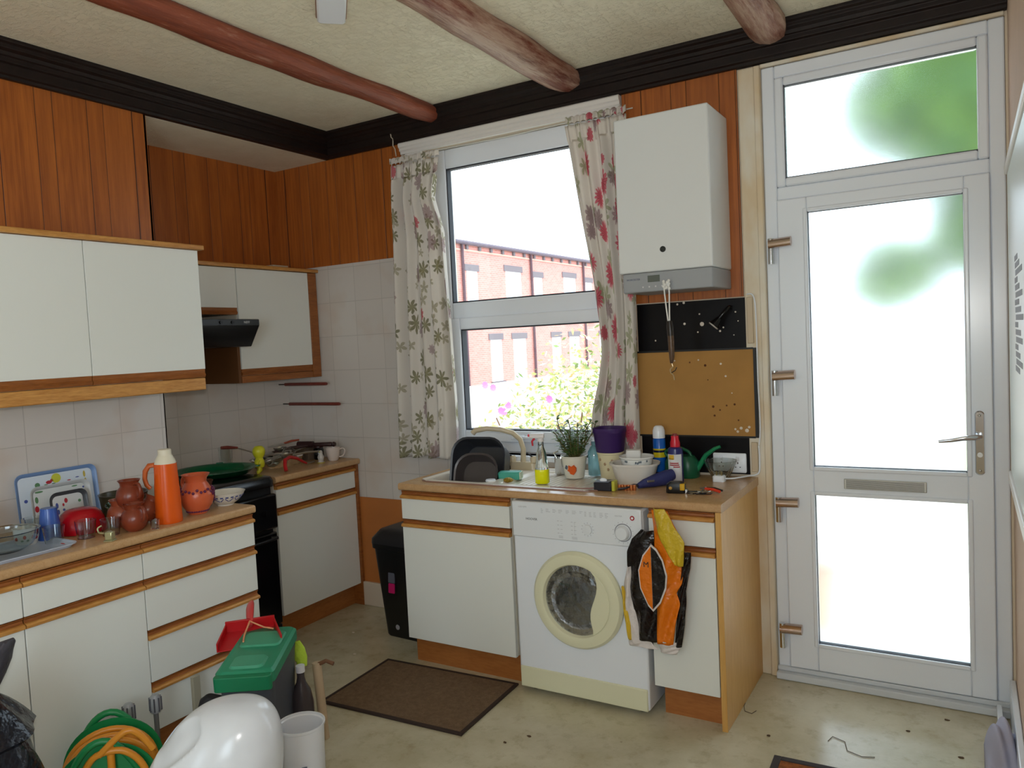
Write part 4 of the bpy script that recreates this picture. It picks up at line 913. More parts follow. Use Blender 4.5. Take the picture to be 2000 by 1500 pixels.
vessel('jar_body', [(.026, 0), (.03, .01), (.03, .06), (.024, .07)], glass('jar_glass', (150, 160, 170), .05), o); B().lathe([(0, .07), (.027, .07), (.027, .085), (0, .085)]).mk('lid', darkh, o)
mg = thing('mug', 'pale mug with curled handle at the right end of the alcove worktop', 'mug', (.455, -.115, H1), math.radians(25))
vessel('mug_body', [(.026, 0), (.03, .005), (.038, .035), (.043, .072), (.044, .078)], W('mug_pale', (214, 200, 190), .2), mg)
B().tube([(.040, 0, .064), (.058, 0, .07), (.070, 0, .06), (.068, 0, .04), (.055, 0, .024), (.036, 0, .02)], .0042, 10).mk('handle', 'mug_pale', mg)
bd = thing('bird_ornament', 'small white and yellow bird ornament left of the pale mug', 'ornament', (.455, -.215, H1), math.radians(200))
B().lathe([(0, 0), (.018, 0), (.02, .004), (.014, .010), (.016, .022), (.019, .034), (.013, .048), (.011, .054), (.013, .062), (.008, .072), (0, .075)], seg=20).mk('bird_body', W('ornament_white', (200, 194, 188), .4, noise=(60, .3)), bd)
B().tube([(0, .010, .064), (0, .022, .066)], [.004, .0008], 8).mk('beak', 'deco_yellow', bd)
B().lathe([(0, 0), (.023, 0), (.021, .006), (0, .007)], seg=20).mk('base', W('ornament_ochre', (170, 150, 70), .5), bd)
# two wooden rods of the towel rail fixed in the left alcove wall
for lab, y, z, l_ in (('upper dark red wooden towel rod sticking out of the corner wall, under the wall cabinet', -.085, 1.325, .40), ('lower dark red wooden towel rod sticking out of the corner wall, above the worktop', -.06, 1.203, .47)):
    r_ = thing('towel_rod', lab, 'towel rail', (.009, y, z), 0, 'wooden towel rods')
    B().tube([(.05, 0, 0), (.055, 0, 0), (l_-.01, 0, .0), (l_, 0, 0)], [.006, .0095, .0095, .008], 12).mk('rod', 'rod_wood', r_)
    B().tube([(0, 0, 0), (.052, 0, 0)], .0035, 8).mk('pin', W('pin_dark', (70, 60, 56), .4, metal=.6), r_)
# ================================================================= BIN, MATS
bn = thing('waste_bin', 'tall black waste bin with pink label standing left of the sink cabinet', 'bin', (1.125, -.205, 0), math.radians(-3))
B().loft([(0, .25, .30, .03), (.01, .26, .31, .03), (.47, .33, .37, .035), (.475, .35, .39, .04), (.50, .352, .392, .04)]).mk('bin_body', W('bin_black', (14, 14, 16), .45), bn)
B().loft([(.50, .355, .395, .04), (.525, .35, .39, .04), (.565, .30, .34, .06), (.575, .24, .28, .06)]).mk('lid', W('bin_lid', (36, 34, 36), .4), bn)
lb = B(); tm = Matrix.Translation((-.045, -.172, .30)) @ Matrix.Rotation(math.radians(-4.2), 4, 'X')
lb.prism(rrect(.042, .05, .004), 'y', -.004, -.001, m=tm @ Matrix.Translation((.0, -.004, -.03))); lb.mk('pink_label', W('label_pink', (196, 28, 100), .4), bn)
B().prism([(-.022, -.02), (.022, -.02), (.022, .028), (.008, .044), (-.022, .05)], 'y', -.005, -.001, m=tm @ Matrix.Translation((0, -.004, .018))).mk('grey_label', W('label_grey', (90, 92, 104), .4), bn)
B().lathe([(0, 0), (.014, 0), (.013, .001), (0, .001)], (-.035, -.163, .06), 16, rot).mk('sticker', W('sticker_pale', (150, 150, 160), .4), bn)
# floor mat
mt = thing('door_mat', 'brown coir mat with dark border on the floor before the sink cabinet', 'mat', (1.583, -.83, 0), math.radians(2.5))
B().box(-.345, .345, -.225, .225, .0005, .009).mk('mat_pile', 'coir_mat', mt, smooth=False)
b = ring_frame(-.36, .36, -.24, .24, .016, 0, .010); 
for v in b.bm.verts: v.co = Vector((v.co.x, v.co.z, v.co.y+.0004))
b.mk('border', W('mat_border', (54, 40, 34), .8), mt, bev=.002)
m2 = thing('door_mat', 'patterned orange rug corner with dark border at the bottom edge of the photo', 'mat', (3.42, -.985, 0), math.radians(2))
B().box(-.335, .335, -.285, .285, .0005, .007).mk('mat_pile', W('rug_orange', (150, 84, 30), .9, noise=(60, .5)), m2, smooth=False)
b = ring_frame(-.36, .36, -.31, .31, .026, 0, .009)
for v in b.bm.verts: v.co = Vector((v.co.x, v.co.z, v.co.y+.0004))
b.mk('border', W('rug_border', (60, 54, 56), .8), m2, bev=.002)
# a bent hair-like wire and crumbs by the rug
o = B().tube([(2.86, -.33, .0025), (2.862, -.36, .0025), (2.875, -.40, .0025), (2.905, -.41, .0025), (2.915, -.38, .0025)], .0014, 5).mk('wire_scrap', W('scrap_dark', (90, 76, 60), .8)); tag(o, 'thin dark wire scrap on the floor near the oak end panel', 'wire')
o = B().tube([(3.20, -.50, .0025), (3.21, -.46, .0025), (3.255, -.48, .0025), (3.27, -.54, .0025), (3.32, -.56, .0025), (3.36, -.545, .0025)], .0014, 5).mk('wire_scrap', 'scrap_dark'); tag(o, 'curled dark wire scrap on the floor between the threshold and the orange rug', 'wire')
random.seed(12)
CL = ['left of the washing machine, nearest its foot', 'on the floor in front of the brown mat corner', 'on the floor before the washing machine, left one', 'on the floor before the washing machine, right one', 'on the floor by the right end of the door threshold', 'on the floor in front of the door middle', 'on the floor between oak end panel and rug', 'on the floor before the oak end panel corner', 'near the alcove cabinet kickboard', 'beside the black waste bin', 'on the open floor towards the bottom of the photo', 'on the floor right of the rug']
for i, (x, y) in enumerate(((1.86, -.78), (1.78, -.98), (2.13, -1.02), (2.19, -.94), (3.57, -.15), (3.45, -.3), (3.0, -.55), (2.7, -1.0), (1.01, -.62), (.80, -.40), (2.35, -1.2), (3.62, -.42))):
    b = B(); n_ = 6; pts = [((.006+.006*random.random())*math.cos(2*PI*k/n_), .6*(.006+.006*random.random())*math.sin(2*PI*k/n_)) for k in range(n_)]
    b.prism(pts, 'z', .0005, .003); o = b.mk('floor_crumb', W('crumb_dark', (90, 70, 48), .9) if i not in (8, 9) else W('crumb_pale', (220, 210, 196), .8), loc=(x, y, 0)); tag(o, ('tiny dark crumb ' if i not in (8, 9) else 'tiny pale crumb ')+CL[i], 'crumb', 'dark crumbs on the floor' if i not in (8, 9) else 'pale crumbs on the floor')
# grey cloth at the right edge, skirting block
o = thing('grey_cloth', 'crumpled grey lilac cloth on the floor at the bottom right corner', 'cloth', (3.74, -.45, 0))
B().grid(30, 30, lambda u, v: ((u-.5)*.10+.0, (v-.5)*.30, .004+max(0, .16*math.sin(PI*min(max(u, 0), 1))**.5*math.sin(PI*v)**.5+.014*math.sin(u*14+v*9)))).mk('cloth_folds', W('cloth_grey', (176, 176, 196), .9), o, solid=.002, nofix=True)
o = B().box(3.735, 3.752, -.20, -.055, .001, .055).mk('white_strip', white_pvc, bev=.002, rot=(0, 0, 0)); tag(o, 'short white trim strip on the floor at the right end of the threshold', 'strip')
# white board with print on right wall
wb = thing('white_board', 'white board with grey print on the right wall at the photo edge', 'board', (3.799, -.9, 1.48))
B().box(-.012, 0, -.9, .74, -.51, .54).mk('board', W('board_pale', (226, 238, 236), .35), wb, bev=.003)
B().box(-.02, 0, -.9, .76, .54, .57).mk('top_rail', 'old_white_gloss', wb, bev=.004); B().box(-.02, 0, -.9, .74, -.55, -.51).mk('bottom_rail', 'old_white_gloss', wb, bev=.004)
b = B(); random.seed(4)
for k in range(16):
    b.box(-.0128, -.012, .20-.10*(k % 3)-random.uniform(.03, .12), .30-.02*(k % 3), .22-.022*k-.016, .22-.022*k)
b.mk('print', W('print_mid', (120, 126, 130), .6), wb)
# double socket and plug
so = thing('double_socket', 'white double wall socket on the black board above the worktop', 'socket', (2.745, -.0125, .935))
B().loft([(0, .146, .086, .006), (.008, .146, .086, .006), (.010, .14, .08, .006)], m=Matrix.Rotation(PI/2, 4, 'X')).mk('face_plate', white_pvc, so)
for x in (-.036, .036):
    B().box(x-.008, x+.008, -.014, -.010, .012, .030).mk('switch', white_pvc, so, bev=.002)
    b = B(); b.box(x-.002, x+.002, -.0106, -.0095, -.004, .004); b.box(x-.012, x-.007, -.0106, -.0095, -.020, -.016); b.box(x+.007, x+.012, -.0106, -.0095, -.020, -.016); b.mk('socket_holes', black_plastic, so)
pg = thing('plug', 'white three pin plug lying on the worktop in front of the glass bowl', 'plug', (2.735, -.155, H1))
B().loft([(0, .05, .045, .01), (.02, .052, .046, .012), (.026, .044, .038, .012)]).mk('plug_body', white_pvc, pg)
b = B(); b.box(-.014, -.008, -.003, .003, .026, .042); b.box(.008, .014, -.003, .003, .026, .042); b.box(-.003, .003, .008, .014, .026, .046); b.mk('pins', W('brass_pin', (150, 140, 100), .3, metal=.9), pg)
B().tube([(.024, 0, .012), (.06, .02, .012), (.10, .10, .010), (.125, .125, .012), (.139, .132, .03), (.141, .133, .10), (.141, .133, .10+.0), (.139, .128, .14)], .0035, 8).mk('flex', white_pvc, pg)
# cable up the door frame
o = B().tube([(2.878, -.034, 1.02), (2.885, -.034, 1.10), (2.882, -.034, 1.3), (2.882, -.034, 1.5), (2.880, -.034, 1.62), (2.870, -.034, 1.668), (2.845, -.030, 1.672)], .003, 8).mk('white_cable', white_pvc); tag(o, 'thin white cable running up beside the boards to under the boiler', 'cable')
# ================================================================= SINK ITEMS
dg = W('bowl_charcoal', (52, 54, 60), .32)
def tub(label, loc, w, d, h, rot_, m):
    p = thing('washing_up_bowl', label, 'washing-up bowl', loc, 0, 'dark plastic bowls stood in the sink', rot=rot_)
    B().loft([(0, w*.82, d*.82, .06), (.004, w*.86, d*.86, .065), (h-.008, w*.98, d*.98, .08), (h-.006, w+.01, d+.01, .085), (h, w+.01, d+.01, .085), (h-.004, w*.97, d*.97, .078), (.010, w*.83, d*.83, .06), (.006, w*.8, d*.8, .055)]).mk('bowl_body', m, p)
    return p
# standing on edge, base toward the room
tub('larger charcoal washing up bowl stood on its side in the sink', (1.590, -.215, .862), .28, .34, .13, (math.radians(-76), math.radians(0), math.radians(188)), dg)
tub('smaller grey brown washing up bowl leaning against the front of the larger one', (1.632, -.35, .832), .215, .29, .07, (math.radians(-72), 0, math.radians(190)), W('bowl_taupe', (72, 66, 66), .32))
o = thing('scourer_pack', 'turquoise sponge pack lying on the sink drainer', 'sponge', (1.795, -.335, HT-.004), math.radians(18)); B().loft([(0, .105, .055, .012), (.03, .11, .06, .012), (.036, .10, .05, .012)]).mk('pack', W('sponge_turquoise', (74, 168, 150), .5), o)
B().box(.05, .056, -.028, .028, .002, .034).mk('label_end', W('pack_end', (190, 206, 180), .5), o)
o = thing('soap_dish', 'small white round soap dish in front of the sponge pack', 'dish', (1.745, -.43, HT-.003)); B().lathe([(0, 0), (.022, 0), (.025, .006), (.022, .012), (0, .013)]).mk('dish', white_pvc, o)
o = thing('scrubber', 'small golden brass scrubber beside the sponge pack', 'scrubber', (1.835, -.42, HT-.004)); B().ball((0, 0, .012), (.024, .018, .012)).mk('wire_ball', W('brass_wool', (170, 140, 50), .5, metal=.5, bump=(220, .9)), o)
# spray bottle
sb_ = thing('spray_bottle', 'clear spray bottle with red trigger and yellow liquid at the sink front', 'spray bottle', (1.995, -.385, HT-.004), math.radians(0))
B().loft([(.0645, .060, .053, .022), (.09, .054, .048, .02), (.14, .042, .038, .016), (.165, .026, .026, .012), (.19, .024, .024, .011)]).mk('bottle', glass('bottle_clear', (240, 244, 240), .04), sb_)
B().loft([(0, .058, .052, .02), (.004, .0635, .0555, .022), (.056, .0635, .0555, .022), (.064, .0615, .0535, .022)]).mk('yellow_liquid', W('liquid_yellow', (236, 236, 10), .12), sb_)
nb = B(); nb.lathe([(0, .19), (.014, .19), (.014, .205), (0, .205)]); nb.mk('collar', W('sprayer_white', (230, 226, 226), .4), sb_)
hd_ = B().box(-.05, .018, -.011, .011, .205, .226).mk('spray_head', 'sprayer_white', sb_, bev=.004)
B().box(-.058, -.046, -.008, .008, .212, .224).mk('nozzle', W('sprayer_red', (206, 50, 66), .35), sb_, bev=.002)
B().tube([(-.028, 0, .205), (-.040, 0, .190), (-.038, 0, .170)], [.006, .005, .004], 8).mk('trigger', 'sprayer_red', sb_)
sb_.rotation_euler = (0, 0, math.radians(15))
# chrome cup behind
o = thing('steel_beaker', 'small chrome beaker with handle behind the spray bottle', 'beaker', (1.965, -.14, HT-.004)); vessel('beaker_body', [(.028, 0), (.03, .004), (.03, .075), (.031, .078)], chrome, o, t=.0015)
B().tube([(-.015, -.01, .075), (-.03, -.01, .10), (-.01, -.005, .11)], .005, 8).mk('plug_chain', steel, o)
# little brush
o = thing('dish_brush', 'small dark brush standing behind the sink beside the tap', 'brush', (1.66, -.13, HT)); B().tube([(0, 0, .02), (.004, 0, .05), (.0, 0, .095)], .004, 8).mk('handle', black_plastic, o); B().loft([(0, .03, .02, .006), (.02, .026, .018, .006)]).mk('bristles', W('bristle_dark', (40, 40, 44), .9), o)
# plant pot and plant
pp = thing('potted_plant', 'green succulent plant in a white pot with orange fish print, on the sink drainer', 'potted plant', (2.075, -.215, HT-.004))
pot = vessel('pot', [(.042, 0), (.044, .002), (.060, .098), (.063, .100), (.063, .104)], W('pot_white', (226, 222, 210), .25), pp, t=.004)
B().lathe([(0, .086), (.054, .088), (.0, .09)]).mk('soil', W('soil', (60, 36, 26), .95), pp)
B().prism([(-.004, -.018), (.012, -.022), (.024, -.006), (.026, .010), (.014, .024), (.002, .016), (-.010, .022), (-.012, .006), (-.018, -.002), (-.008, -.008)], 'y', -.0575, -.046, m=Matrix.Translation((.008, 0, .052)) @ Matrix.Rotation(math.radians(10), 4, 'X')).mk('fish_print', W('fish_orange', (224, 92, 30), .4), pot)
B().prism([(-.028, .0), (-.018, -.006), (-.014, .008), (-.022, .014)], 'y', -.0575, -.044, m=Matrix.Translation((.006, 0, .06)) @ Matrix.Rotation(math.radians(10), 4, 'X')).mk('fish_tail', W('fish_grey', (90, 96, 110), .4), pot)
b = B(); lf = B(); random.seed(21)
def leafq(b, p, d, L, w):
    d = d.normalized(); s_ = d.cross(Vector((0, 0, 1))); s_ = s_.normalized() if s_.length > .01 else Vector((1, 0, 0)); n_ = s_.cross(d)
    pr = [(0, .15), (.3, .8), (.6, 1), (.85, .7), (1, .05)]; rings = []
    for t_, k in pr:
        c0 = p+d*L*t_+Vector((0, 0, -.15*L*t_*t_)); rings.append([c0+s_*w*k, c0+n_*w*.35*k, c0-s_*w*k, c0-n_*w*.25*k])
    b.rings(rings)
for i in range(24):
    a = 2*PI*i/24+random.uniform(-.3, .3); sp_ = random.uniform(.02, .115); h_ = random.uniform(.06, .19)
    p0 = Vector((.012*math.cos(a), .012*math.sin(a), .085)); p3 = Vector((sp_*math.cos(a), sp_*math.sin(a), .09+h_)); p1 = p0.lerp(p3, .4)+Vector((random.uniform(-.01, .01), random.uniform(-.01, .01), -.01)); p2 = p0.lerp(p3, .75)+Vector((random.uniform(-.01, .01), random.uniform(-.01, .01), 0))
    b.tube([p0, p1, p2, p3], [.0035, .003, .0025, .002], 6)
    for q in range(16):
        t_ = .25+.75*q/15; pt = (p0.lerp(p1, t_/.4) if t_ < .4 else p1.lerp(p2, (t_-.4)/.35) if t_ < .75 else p2.lerp(p3, (t_-.75)/.25))
        aa = q*2.4+a; leafq(lf, pt, Vector((math.cos(aa), math.sin(aa), random.uniform(.1, .9))), random.uniform(.024, .038), random.uniform(.006, .009))
b.mk('stems', W('stem_green', (96, 90, 50), .6), pp); lf.mk('leaves', W('leaf_green', (96, 128, 64), .4, noise=(40, .3)), pp)
# pale blue bottle
o = thing('pale_blue_bottle', 'pale translucent blue bottle between the potted plant and the purple pot', 'bottle', (2.150, -.155, HT)); B().lathe([(0, 0), (.027, 0), (.03, .004), (.03, .11), (.018, .135), (.012, .14), (.012, .16), (0, .16)]).mk('bottle_body', W('bottle_blue', (176, 226, 236), .1, trans=.7), o); B().lathe([(0, .16), (.014, .16), (.014, .18), (0, .18)]).mk('cap', white_pvc, o)
# cream pot with purple pot nested in
cp = thing('cream_pot', 'cream plant pot with brown spots holding the purple pot', 'pot', (2.250, -.195, HT)); vessel('pot_body', [(.044, 0), (.046, .003), (.059, .110), (.062, .112), (.062, .120)], W('pot_cream', (222, 212, 176), .35), cp, t=.003)
b = B()
for a, z in ((-95, .07), (-60, .085), (-80, .045), (-120, .09), (-40, .06)):
    rr_ = .046+z*.115; a = math.radians(a); b.ball((rr_*math.cos(a), rr_*math.sin(a), z), (.006, .005, .007), seg=8, rg=6)
b.mk('spots', W('spot_brown', (168, 140, 110), .6), cp)
pu = thing('purple_pot', 'square shouldered deep purple plant pot stacked on the cream pot', 'pot', (2.250, -.195, HT+.1205)); B().loft([(0, .118, .118, .05), (.004, .122, .122, .05), (.086, .136, .136, .05), (.090, .142, .142, .052), (.110, .142, .142, .052), (.106, .134, .134, .048), (.01, .116, .116, .048)]).mk('pot_body', W('pot_purple', (60, 34, 96), .4), pu)
# white tub with dish
tb = thing('white_tub', 'large white oval tub with carrying rim on the worktop before the curtain', 'tub', (2.405, -.290, H1), math.radians(8))
B().loft([(0, .15, .12, .05), (.004, .156, .126, .055), (.082, .20, .16, .07), (.083, .215, .175, .078), (.092, .217, .177, .078), (.090, .19, .15, .065), (.010, .15, .12, .05)]).mk('tub_body', W('tub_white', (226, 222, 214), .4), tb)
ds = thing('enamel_dish', 'smaller white dish with grey flower print sitting in the white tub', 'dish', (2.415, -.290, H1+.012), 0); vessel('dish_body', [(.050, 0), (.055, .004), (.070, .098), (.076, .102), (.076, .108)], W('dish_white', (230, 232, 230), .3), ds, t=.003)
b = B()
for a in (-112, -106, -72, -65, -60, -54, -30):
    a_ = math.radians(a); b.ball((.069*math.cos(a_), .069*math.sin(a_), .088+.004*math.sin(a)), (.004, .004, .005), seg=8, rg=6)
b.mk('flower_print', W('print_slate', (96, 110, 120), .5), ds)
ct = thing('carton', 'small white paper carton standing in the white dish', 'carton', (2.400, -.285, H1+.06), .3); B().loft([(0, .05, .04, .006), (.07, .066, .05, .008), (.085, .062, .046, .01)]).mk('carton_body', W('paper_white', (226, 226, 224), .7), ct)
# spray cans
can = thing('aerosol_can', 'blue and yellow aerosol can with white cap behind the white tub', 'aerosol', (2.445, -.085, H1)); 
B().lathe([(0, 0), (.027, 0), (.028, .003), (.028, .165), (.024, .172), (0, .172)]).mk('can_body', W('can_blue', (18, 96, 190), .25), can)
B().lathe([(.0283, .085), (.0283, .125)]).mk('yellow_band', W('can_yellow', (214, 196, 30), .3), can); B().lathe([(.0282, .0), (.0282, .02)]).mk('black_band', W('can_navy', (20, 24, 60), .3), can)
b = B(); b.lathe([(.0286, .108), (.0286, .118)]); b.mk('dark_band', 'can_navy', can)
B().lathe([(0, .172), (.0275, .172), (.0275, .205), (.022, .222), (.014, .228), (0, .229)]).mk('cap', white_pvc, can)
c2 = thing('aerosol_can', 'navy aerosol can with white label and red cap on the worktop', 'aerosol', (2.575, -.245, H1))
B().lathe([(0, 0), (.031, 0), (.032, .003), (.032, .140), (.029, .152), (.02, .158), (0, .158)]).mk('can_body', W('can_navy2', (44, 46, 110), .25), c2)
b = B(); b.grid(16, 1, lambda u, v: (.0324*math.cos(math.radians(-150+130*u)), .0324*math.sin(math.radians(-150+130*u)), .01+.118*v)); b.mk('label', W('label_white', (222, 224, 228), .4), c2, solid=.0004)
b = B(); b.grid(8, 1, lambda u, v: (.0328*math.cos(math.radians(-128+45*u)), .0328*math.sin(math.radians(-128+45*u)), .106+.020*v)); b.mk('yellow_badge', W('badge_yellow', (222, 180, 60), .4), c2, solid=.0004)
b = B()
for k, (a0, a1, z) in enumerate(((-120, -50, .088), (-120, -45, .080), (-90, -40, .072))): b.grid(8, 1, lambda u, v: (.0328*math.cos(math.radians(a0+(a1-a0)*u)), .0328*math.sin(math.radians(a0+(a1-a0)*u)), z+.005*v))
b.mk('red_text', W('badge_red', (180, 60, 66), .4), c2, solid=.0004)
B().lathe([(0, .158), (.021, .158), (.021, .175), (.017, .19), (.0165, .205), (0, .205)]).mk('cap', W('cap_red', (206, 34, 54), .3), c2)
B().lathe([(0, .205), (.012, .205), (.010, .214), (0, .215)]).mk('nozzle', W('cap_dark_red', (130, 50, 50), .4), c2)
# watering can
wc = thing('watering_can', 'green plastic watering can behind the navy aerosol can, spout to the right', 'watering can', (2.550, -.090, H1)); gm = W('can_green', (20, 92, 62), .35)
B().loft([(0, .15, .10, .045), (.004, .155, .105, .048), (.07, .15, .10, .045), (.095, .11, .08, .035), (.096, .09, .06, .025)]).mk('can_body', gm, wc)
B().tube([(.06, 0, .025), (.085, 0, .06), (.11, 0, .10), (.15, -.0, .13), (.175, 0, .14)], [.014, .012, .010, .008, .007], 12).mk('spout', W('spout_green', (24, 132, 86), .3), wc)
B().tube([(-.06, 0, .085), (-.075, 0, .11), (-.02, 0, .13), (.03, 0, .115), (.045, 0, .09)], .007, 10).mk('handle', gm, wc)
# cut glass bowl
cgb = thing('cut_glass_bowl', 'clear cut glass bowl near the white socket', 'bowl', (2.725, -.100, H1)); 
rg = []
def cut(r, z, n=48, amp=.03): return [(r*(1+amp*math.cos(2*PI*i/n*12))*math.cos(2*PI*i/n), r*(1+amp*math.cos(2*PI*i/n*12))*math.sin(2*PI*i/n), z) for i in range(n)]
for r_, z_ in ((.028, 0), (.034, .006), (.050, .035), (.064, .065), (.070, .082)): rg.append(cut(r_, z_))
for r_, z_ in ((.066, .081), (.059, .063), (.045, .035), (.028, .010)): rg.append(cut(r_, z_))
B().rings(rg).mk('bowl_body', clear, cgb)
# small black box with yellow
kb = thing('electronic_tester', 'small black box with white knob and yellow side on the worktop edge', 'tester', (2.345, -.475, H1), math.radians(6))
B().box(-.045, .032, -.022, .022, 0, .036).mk('box_body', W('tester_black', (24, 24, 36), .35), kb, bev=.003); B().box(.032, .046, -.02, .024, 0, .042).mk('yellow_side', W('tester_yellow', (190, 190, 60), .4), kb, bev=.003)
B().ball((-.008, .0, .042), (.016, .012, .009)).mk('knob', white_pvc, kb); B().box(-.04, .02, -.018, .018, .036, .039).mk('grey_top', W('tester_grey', (120, 126, 140), .4), kb, bev=.001)
cb_ = B().tube([(-.045, 0, .008), (-.10, -.004, .004), (-.18, .0, .004), (-.25, .0, .004)], .003, 8).mk('lead', W('lead_mauve', (150, 110, 104), .5), kb)
# copper terminal strip
o = thing('copper_terminals', 'row of small copper terminals beside the black tester', 'terminal strip', (2.400, -.455, H1), math.radians(10))
for k in range(6): B().lathe([(0, 0), (.007, 0), (.008, .006), (.007, .022), (0, .023)], (k*.0125, .004*(k % 2), 0), 10).mk('terminal', W('copper', (196, 120, 70), .3, metal=.7), o)
# cordless blue drill / torch with pliers
bt_ = thing('blue_cloth_tool', 'dark blue folded tool pouch lying diagonally on the worktop', 'tool pouch', (2.520, -.345, H1), math.radians(20))
B().tube([(-.075, -.045, .012), (-.05, -.03, .020), (-.01, -.005, .026), (.04, .02, .034), (.07, .04, .045)], [.010, .017, .024, .030, .022], 14, flat=1.2).mk('pouch', W('pouch_blue', (44, 50, 104), .55, bump=(40, .5)), bt_)
B().box(-.052, -.020, -.050, -.038, .018, .026, Matrix.Rotation(.4, 4, 'Z') @ Matrix.Translation((0, .015, .01))).mk('buckle', steel, bt_, bev=.001)
pl = thing('pliers', 'dark handled pliers sticking out left of the blue tool pouch', 'pliers', (2.450, -.42, H1), math.radians(20))
B().tube([(.03, .01, .014), (.0, .0, .018), (-.03, -.014, .012), (-.06, -.02, .006)], [.004, .005, .004, .004], 8).mk('handle', W('pliers_dark', (40, 34, 40), .4), pl)
B().tube([(.03, .006, .012), (.0, -.012, .018), (-.035, -.03, .010), (-.065, -.028, .006)], [.004, .005, .005, .005], 8).mk('handle', 'pliers_dark', pl)
# tape measure
tm_ = thing('tape_measure', 'black and yellow tape measure at the front of the worktop', 'tape measure', (2.640, -.44, H1), math.radians(10))
B().loft([(0, .074, .034, .012), (.003, .08, .038, .014), (.036, .076, .038, .016), (.046, .05, .03, .012)]).mk('case', W('tape_black', (22, 22, 24), .35), tm_)
B().box(.016, .036, -.0205, .0205, .012, .040, Matrix.Rotation(0, 4, 'Z')).mk('yellow_patch', W('tape_yellow', (216, 170, 30), .35), tm_, bev=.004); B().box(.028, .046, -.012, .012, .0, .016).mk('tape_tip', steel, tm_, bev=.001)
b = B(); b.ball((-.02, -.020, .022), (.007, .003, .007)); b.mk('button', W('tape_ochre', (190, 150, 70), .4), tm_)
for k in range(7):
    o = thing('hex_key', 'small steel hex key in the pile right of the tape measure', 'hex key', (2.695+.010*k, -.445+.007*(k % 3), H1+.003+.003*(k % 3)), math.radians(-40+22*(k % 4)), 'steel hex keys beside the tape measure')
    B().tube([(-.03, -.01, 0), (.02, 0, 0), (.026, .002, .001), (.028, .014, .002)], .0023, 6).mk('key', steel if k % 2 else W('key_black', (28, 28, 32), .4), o)
rpz = thing('red_pliers', 'red handled pliers lying right of the hex keys', 'pliers', (2.775, -.40, H1+.0), math.radians(-12)); B().tube([(-.035, .006, .012), (.0, .006, .012), (.035, -.004, .008)], [.005, .006, .006], 8).mk('handle', W('pliers_red', (222, 66, 40), .35), rpz); B().tube([(-.03, .016, .012), (.0, .02, .014), (.035, .018, .008)], [.005, .005, .004], 8).mk('handle', W('pliers_black', (24, 24, 26), .35), rpz); B().tube([(-.035, .011, .012), (-.062, .014, .010)], [.008, .003], 8).mk('jaws', steel, rpz)
# ================================================================= BAG HANGING ON THE CABINET HANDLE
bag = thing('plastic_packaging', 'crumpled black, orange and yellow plastic packaging hanging from the narrow cabinet', 'packaging', (2.622, -.645, .60))
def sheet(name, m, left, right, zs, y0, parent, ph, amp=.010, nu=26, nv=40):
    """left/right: x at each z (lists aligned with zs), local coords"""
    def ev(E, t):
        k = t*(len(E)-1); i = min(int(k), len(E)-2); return E[i]+(E[i+1]-E[i])*(k-i)
    def f(u, v):
        z = ev(zs, v); xl, xr = ev(left, v), ev(right, v); x = xl+(xr-xl)*u
        return (x, y0-.010*math.sin(PI*u)+amp*math.sin(u*7+ph+v*3)*.6+amp*.5*math.sin(v*17+u*9+ph), z)
    return B().grid(nu, nv, f).mk(name, m, parent, solid=.0015, nofix=True)
shiny = dict(bump=(34, .9))
zs_ = [.255, .20, .14, .08, .02, -.06, -.14, -.22, -.29]
# values derived for the plane y=-.64 in front of the cabinet
sheet('black_side', W('foil_black', (22, 16, 16), .22, **shiny), [-.055, -.095, -.115, -.12, -.118, -.10, -.09, -.08, -.075], [-.005, .0, .0, .0, .0, .0, .0, .0, .0], [.17, .13, .08, .0, -.06, -.12, -.18, -.22, -.265], -.012, bag, .3)
sheet('white_edge', W('foil_white', (216, 208, 204), .5, **shiny), [-.12, -.135, -.14, -.135, -.125, -.12], [-.10, -.10, -.09, -.08, -.02, .0], [.02, -.05, -.12, -.2, -.28, -.295], -.006, bag, 1.3, .006)
sheet('yellow_strip', W('foil_yellow', (214, 178, 50), .35, **shiny), [-.142, -.142, -.134, -.124], [-.134, -.122, -.112, -.108], [-.06, -.13, -.20, -.27], -.012, bag, 2.0, .004)
sheet('orange_side', W('foil_orange', (226, 118, 18), .25, **shiny), [-.01, .0, .0, .0, .0, .0, .0, .0], [.055, .10, .115, .105, .08, .095, .075, .06], [.25, .16, .06, -.02, -.06, -.10, -.18, -.265], -.018, bag, .9)
sheet('yellow_flap', W('foil_olive_yellow', (206, 176, 40), .4, **shiny), [.005, .015, .03, .085], [.05, .085, .125, .115], [.262, .20, .14, .05], -.030, bag, 2.2, .006)
sheet('black_edge', 'foil_black', [.115, .10, .085, .08, .075, .062], [.14, .135, .115, .115, .105, .09], [.10, .04, -.05, -.10, -.18, -.27], -.008, bag, 3.1, .005)
sheet('white_hem', 'foil_white', [-.01, .0, .01], [.075, .085, .07], [-.255, -.275, -.30], -.012, bag, .5, .004)
lens = [(.0, .125), (-.035, .08), (-.055, .02), (-.05, -.05), (-.02, -.115), (.0, -.135), (.03, -.10), (.055, -.04), (.06, .01), (.045, .07), (.02, .11)]
B().prism(lens, 'y', -.042, -.038).mk('oval_outline', 'foil_white', bag, loc=(-.005, 0, 0))
ll = [(x*.90, z*.93) for x, z in lens]
B().prism([p for p in ll if p[0] <= 0.001], 'y', -.044, -.0415).mk('oval_orange', 'foil_orange', bag, loc=(-.006, 0, 0))
B().prism([ll[0]]+[ll[5]]+[p for p in ll if p[0] > 0.001], 'y', -.044, -.0415).mk('oval_black', 'foil_black', bag, loc=(-.005, 0, 0))
text('M', .030, (-.026, -.0452, .045), (PI/2, 0, 0), 'foil_black', bag, 'mark')
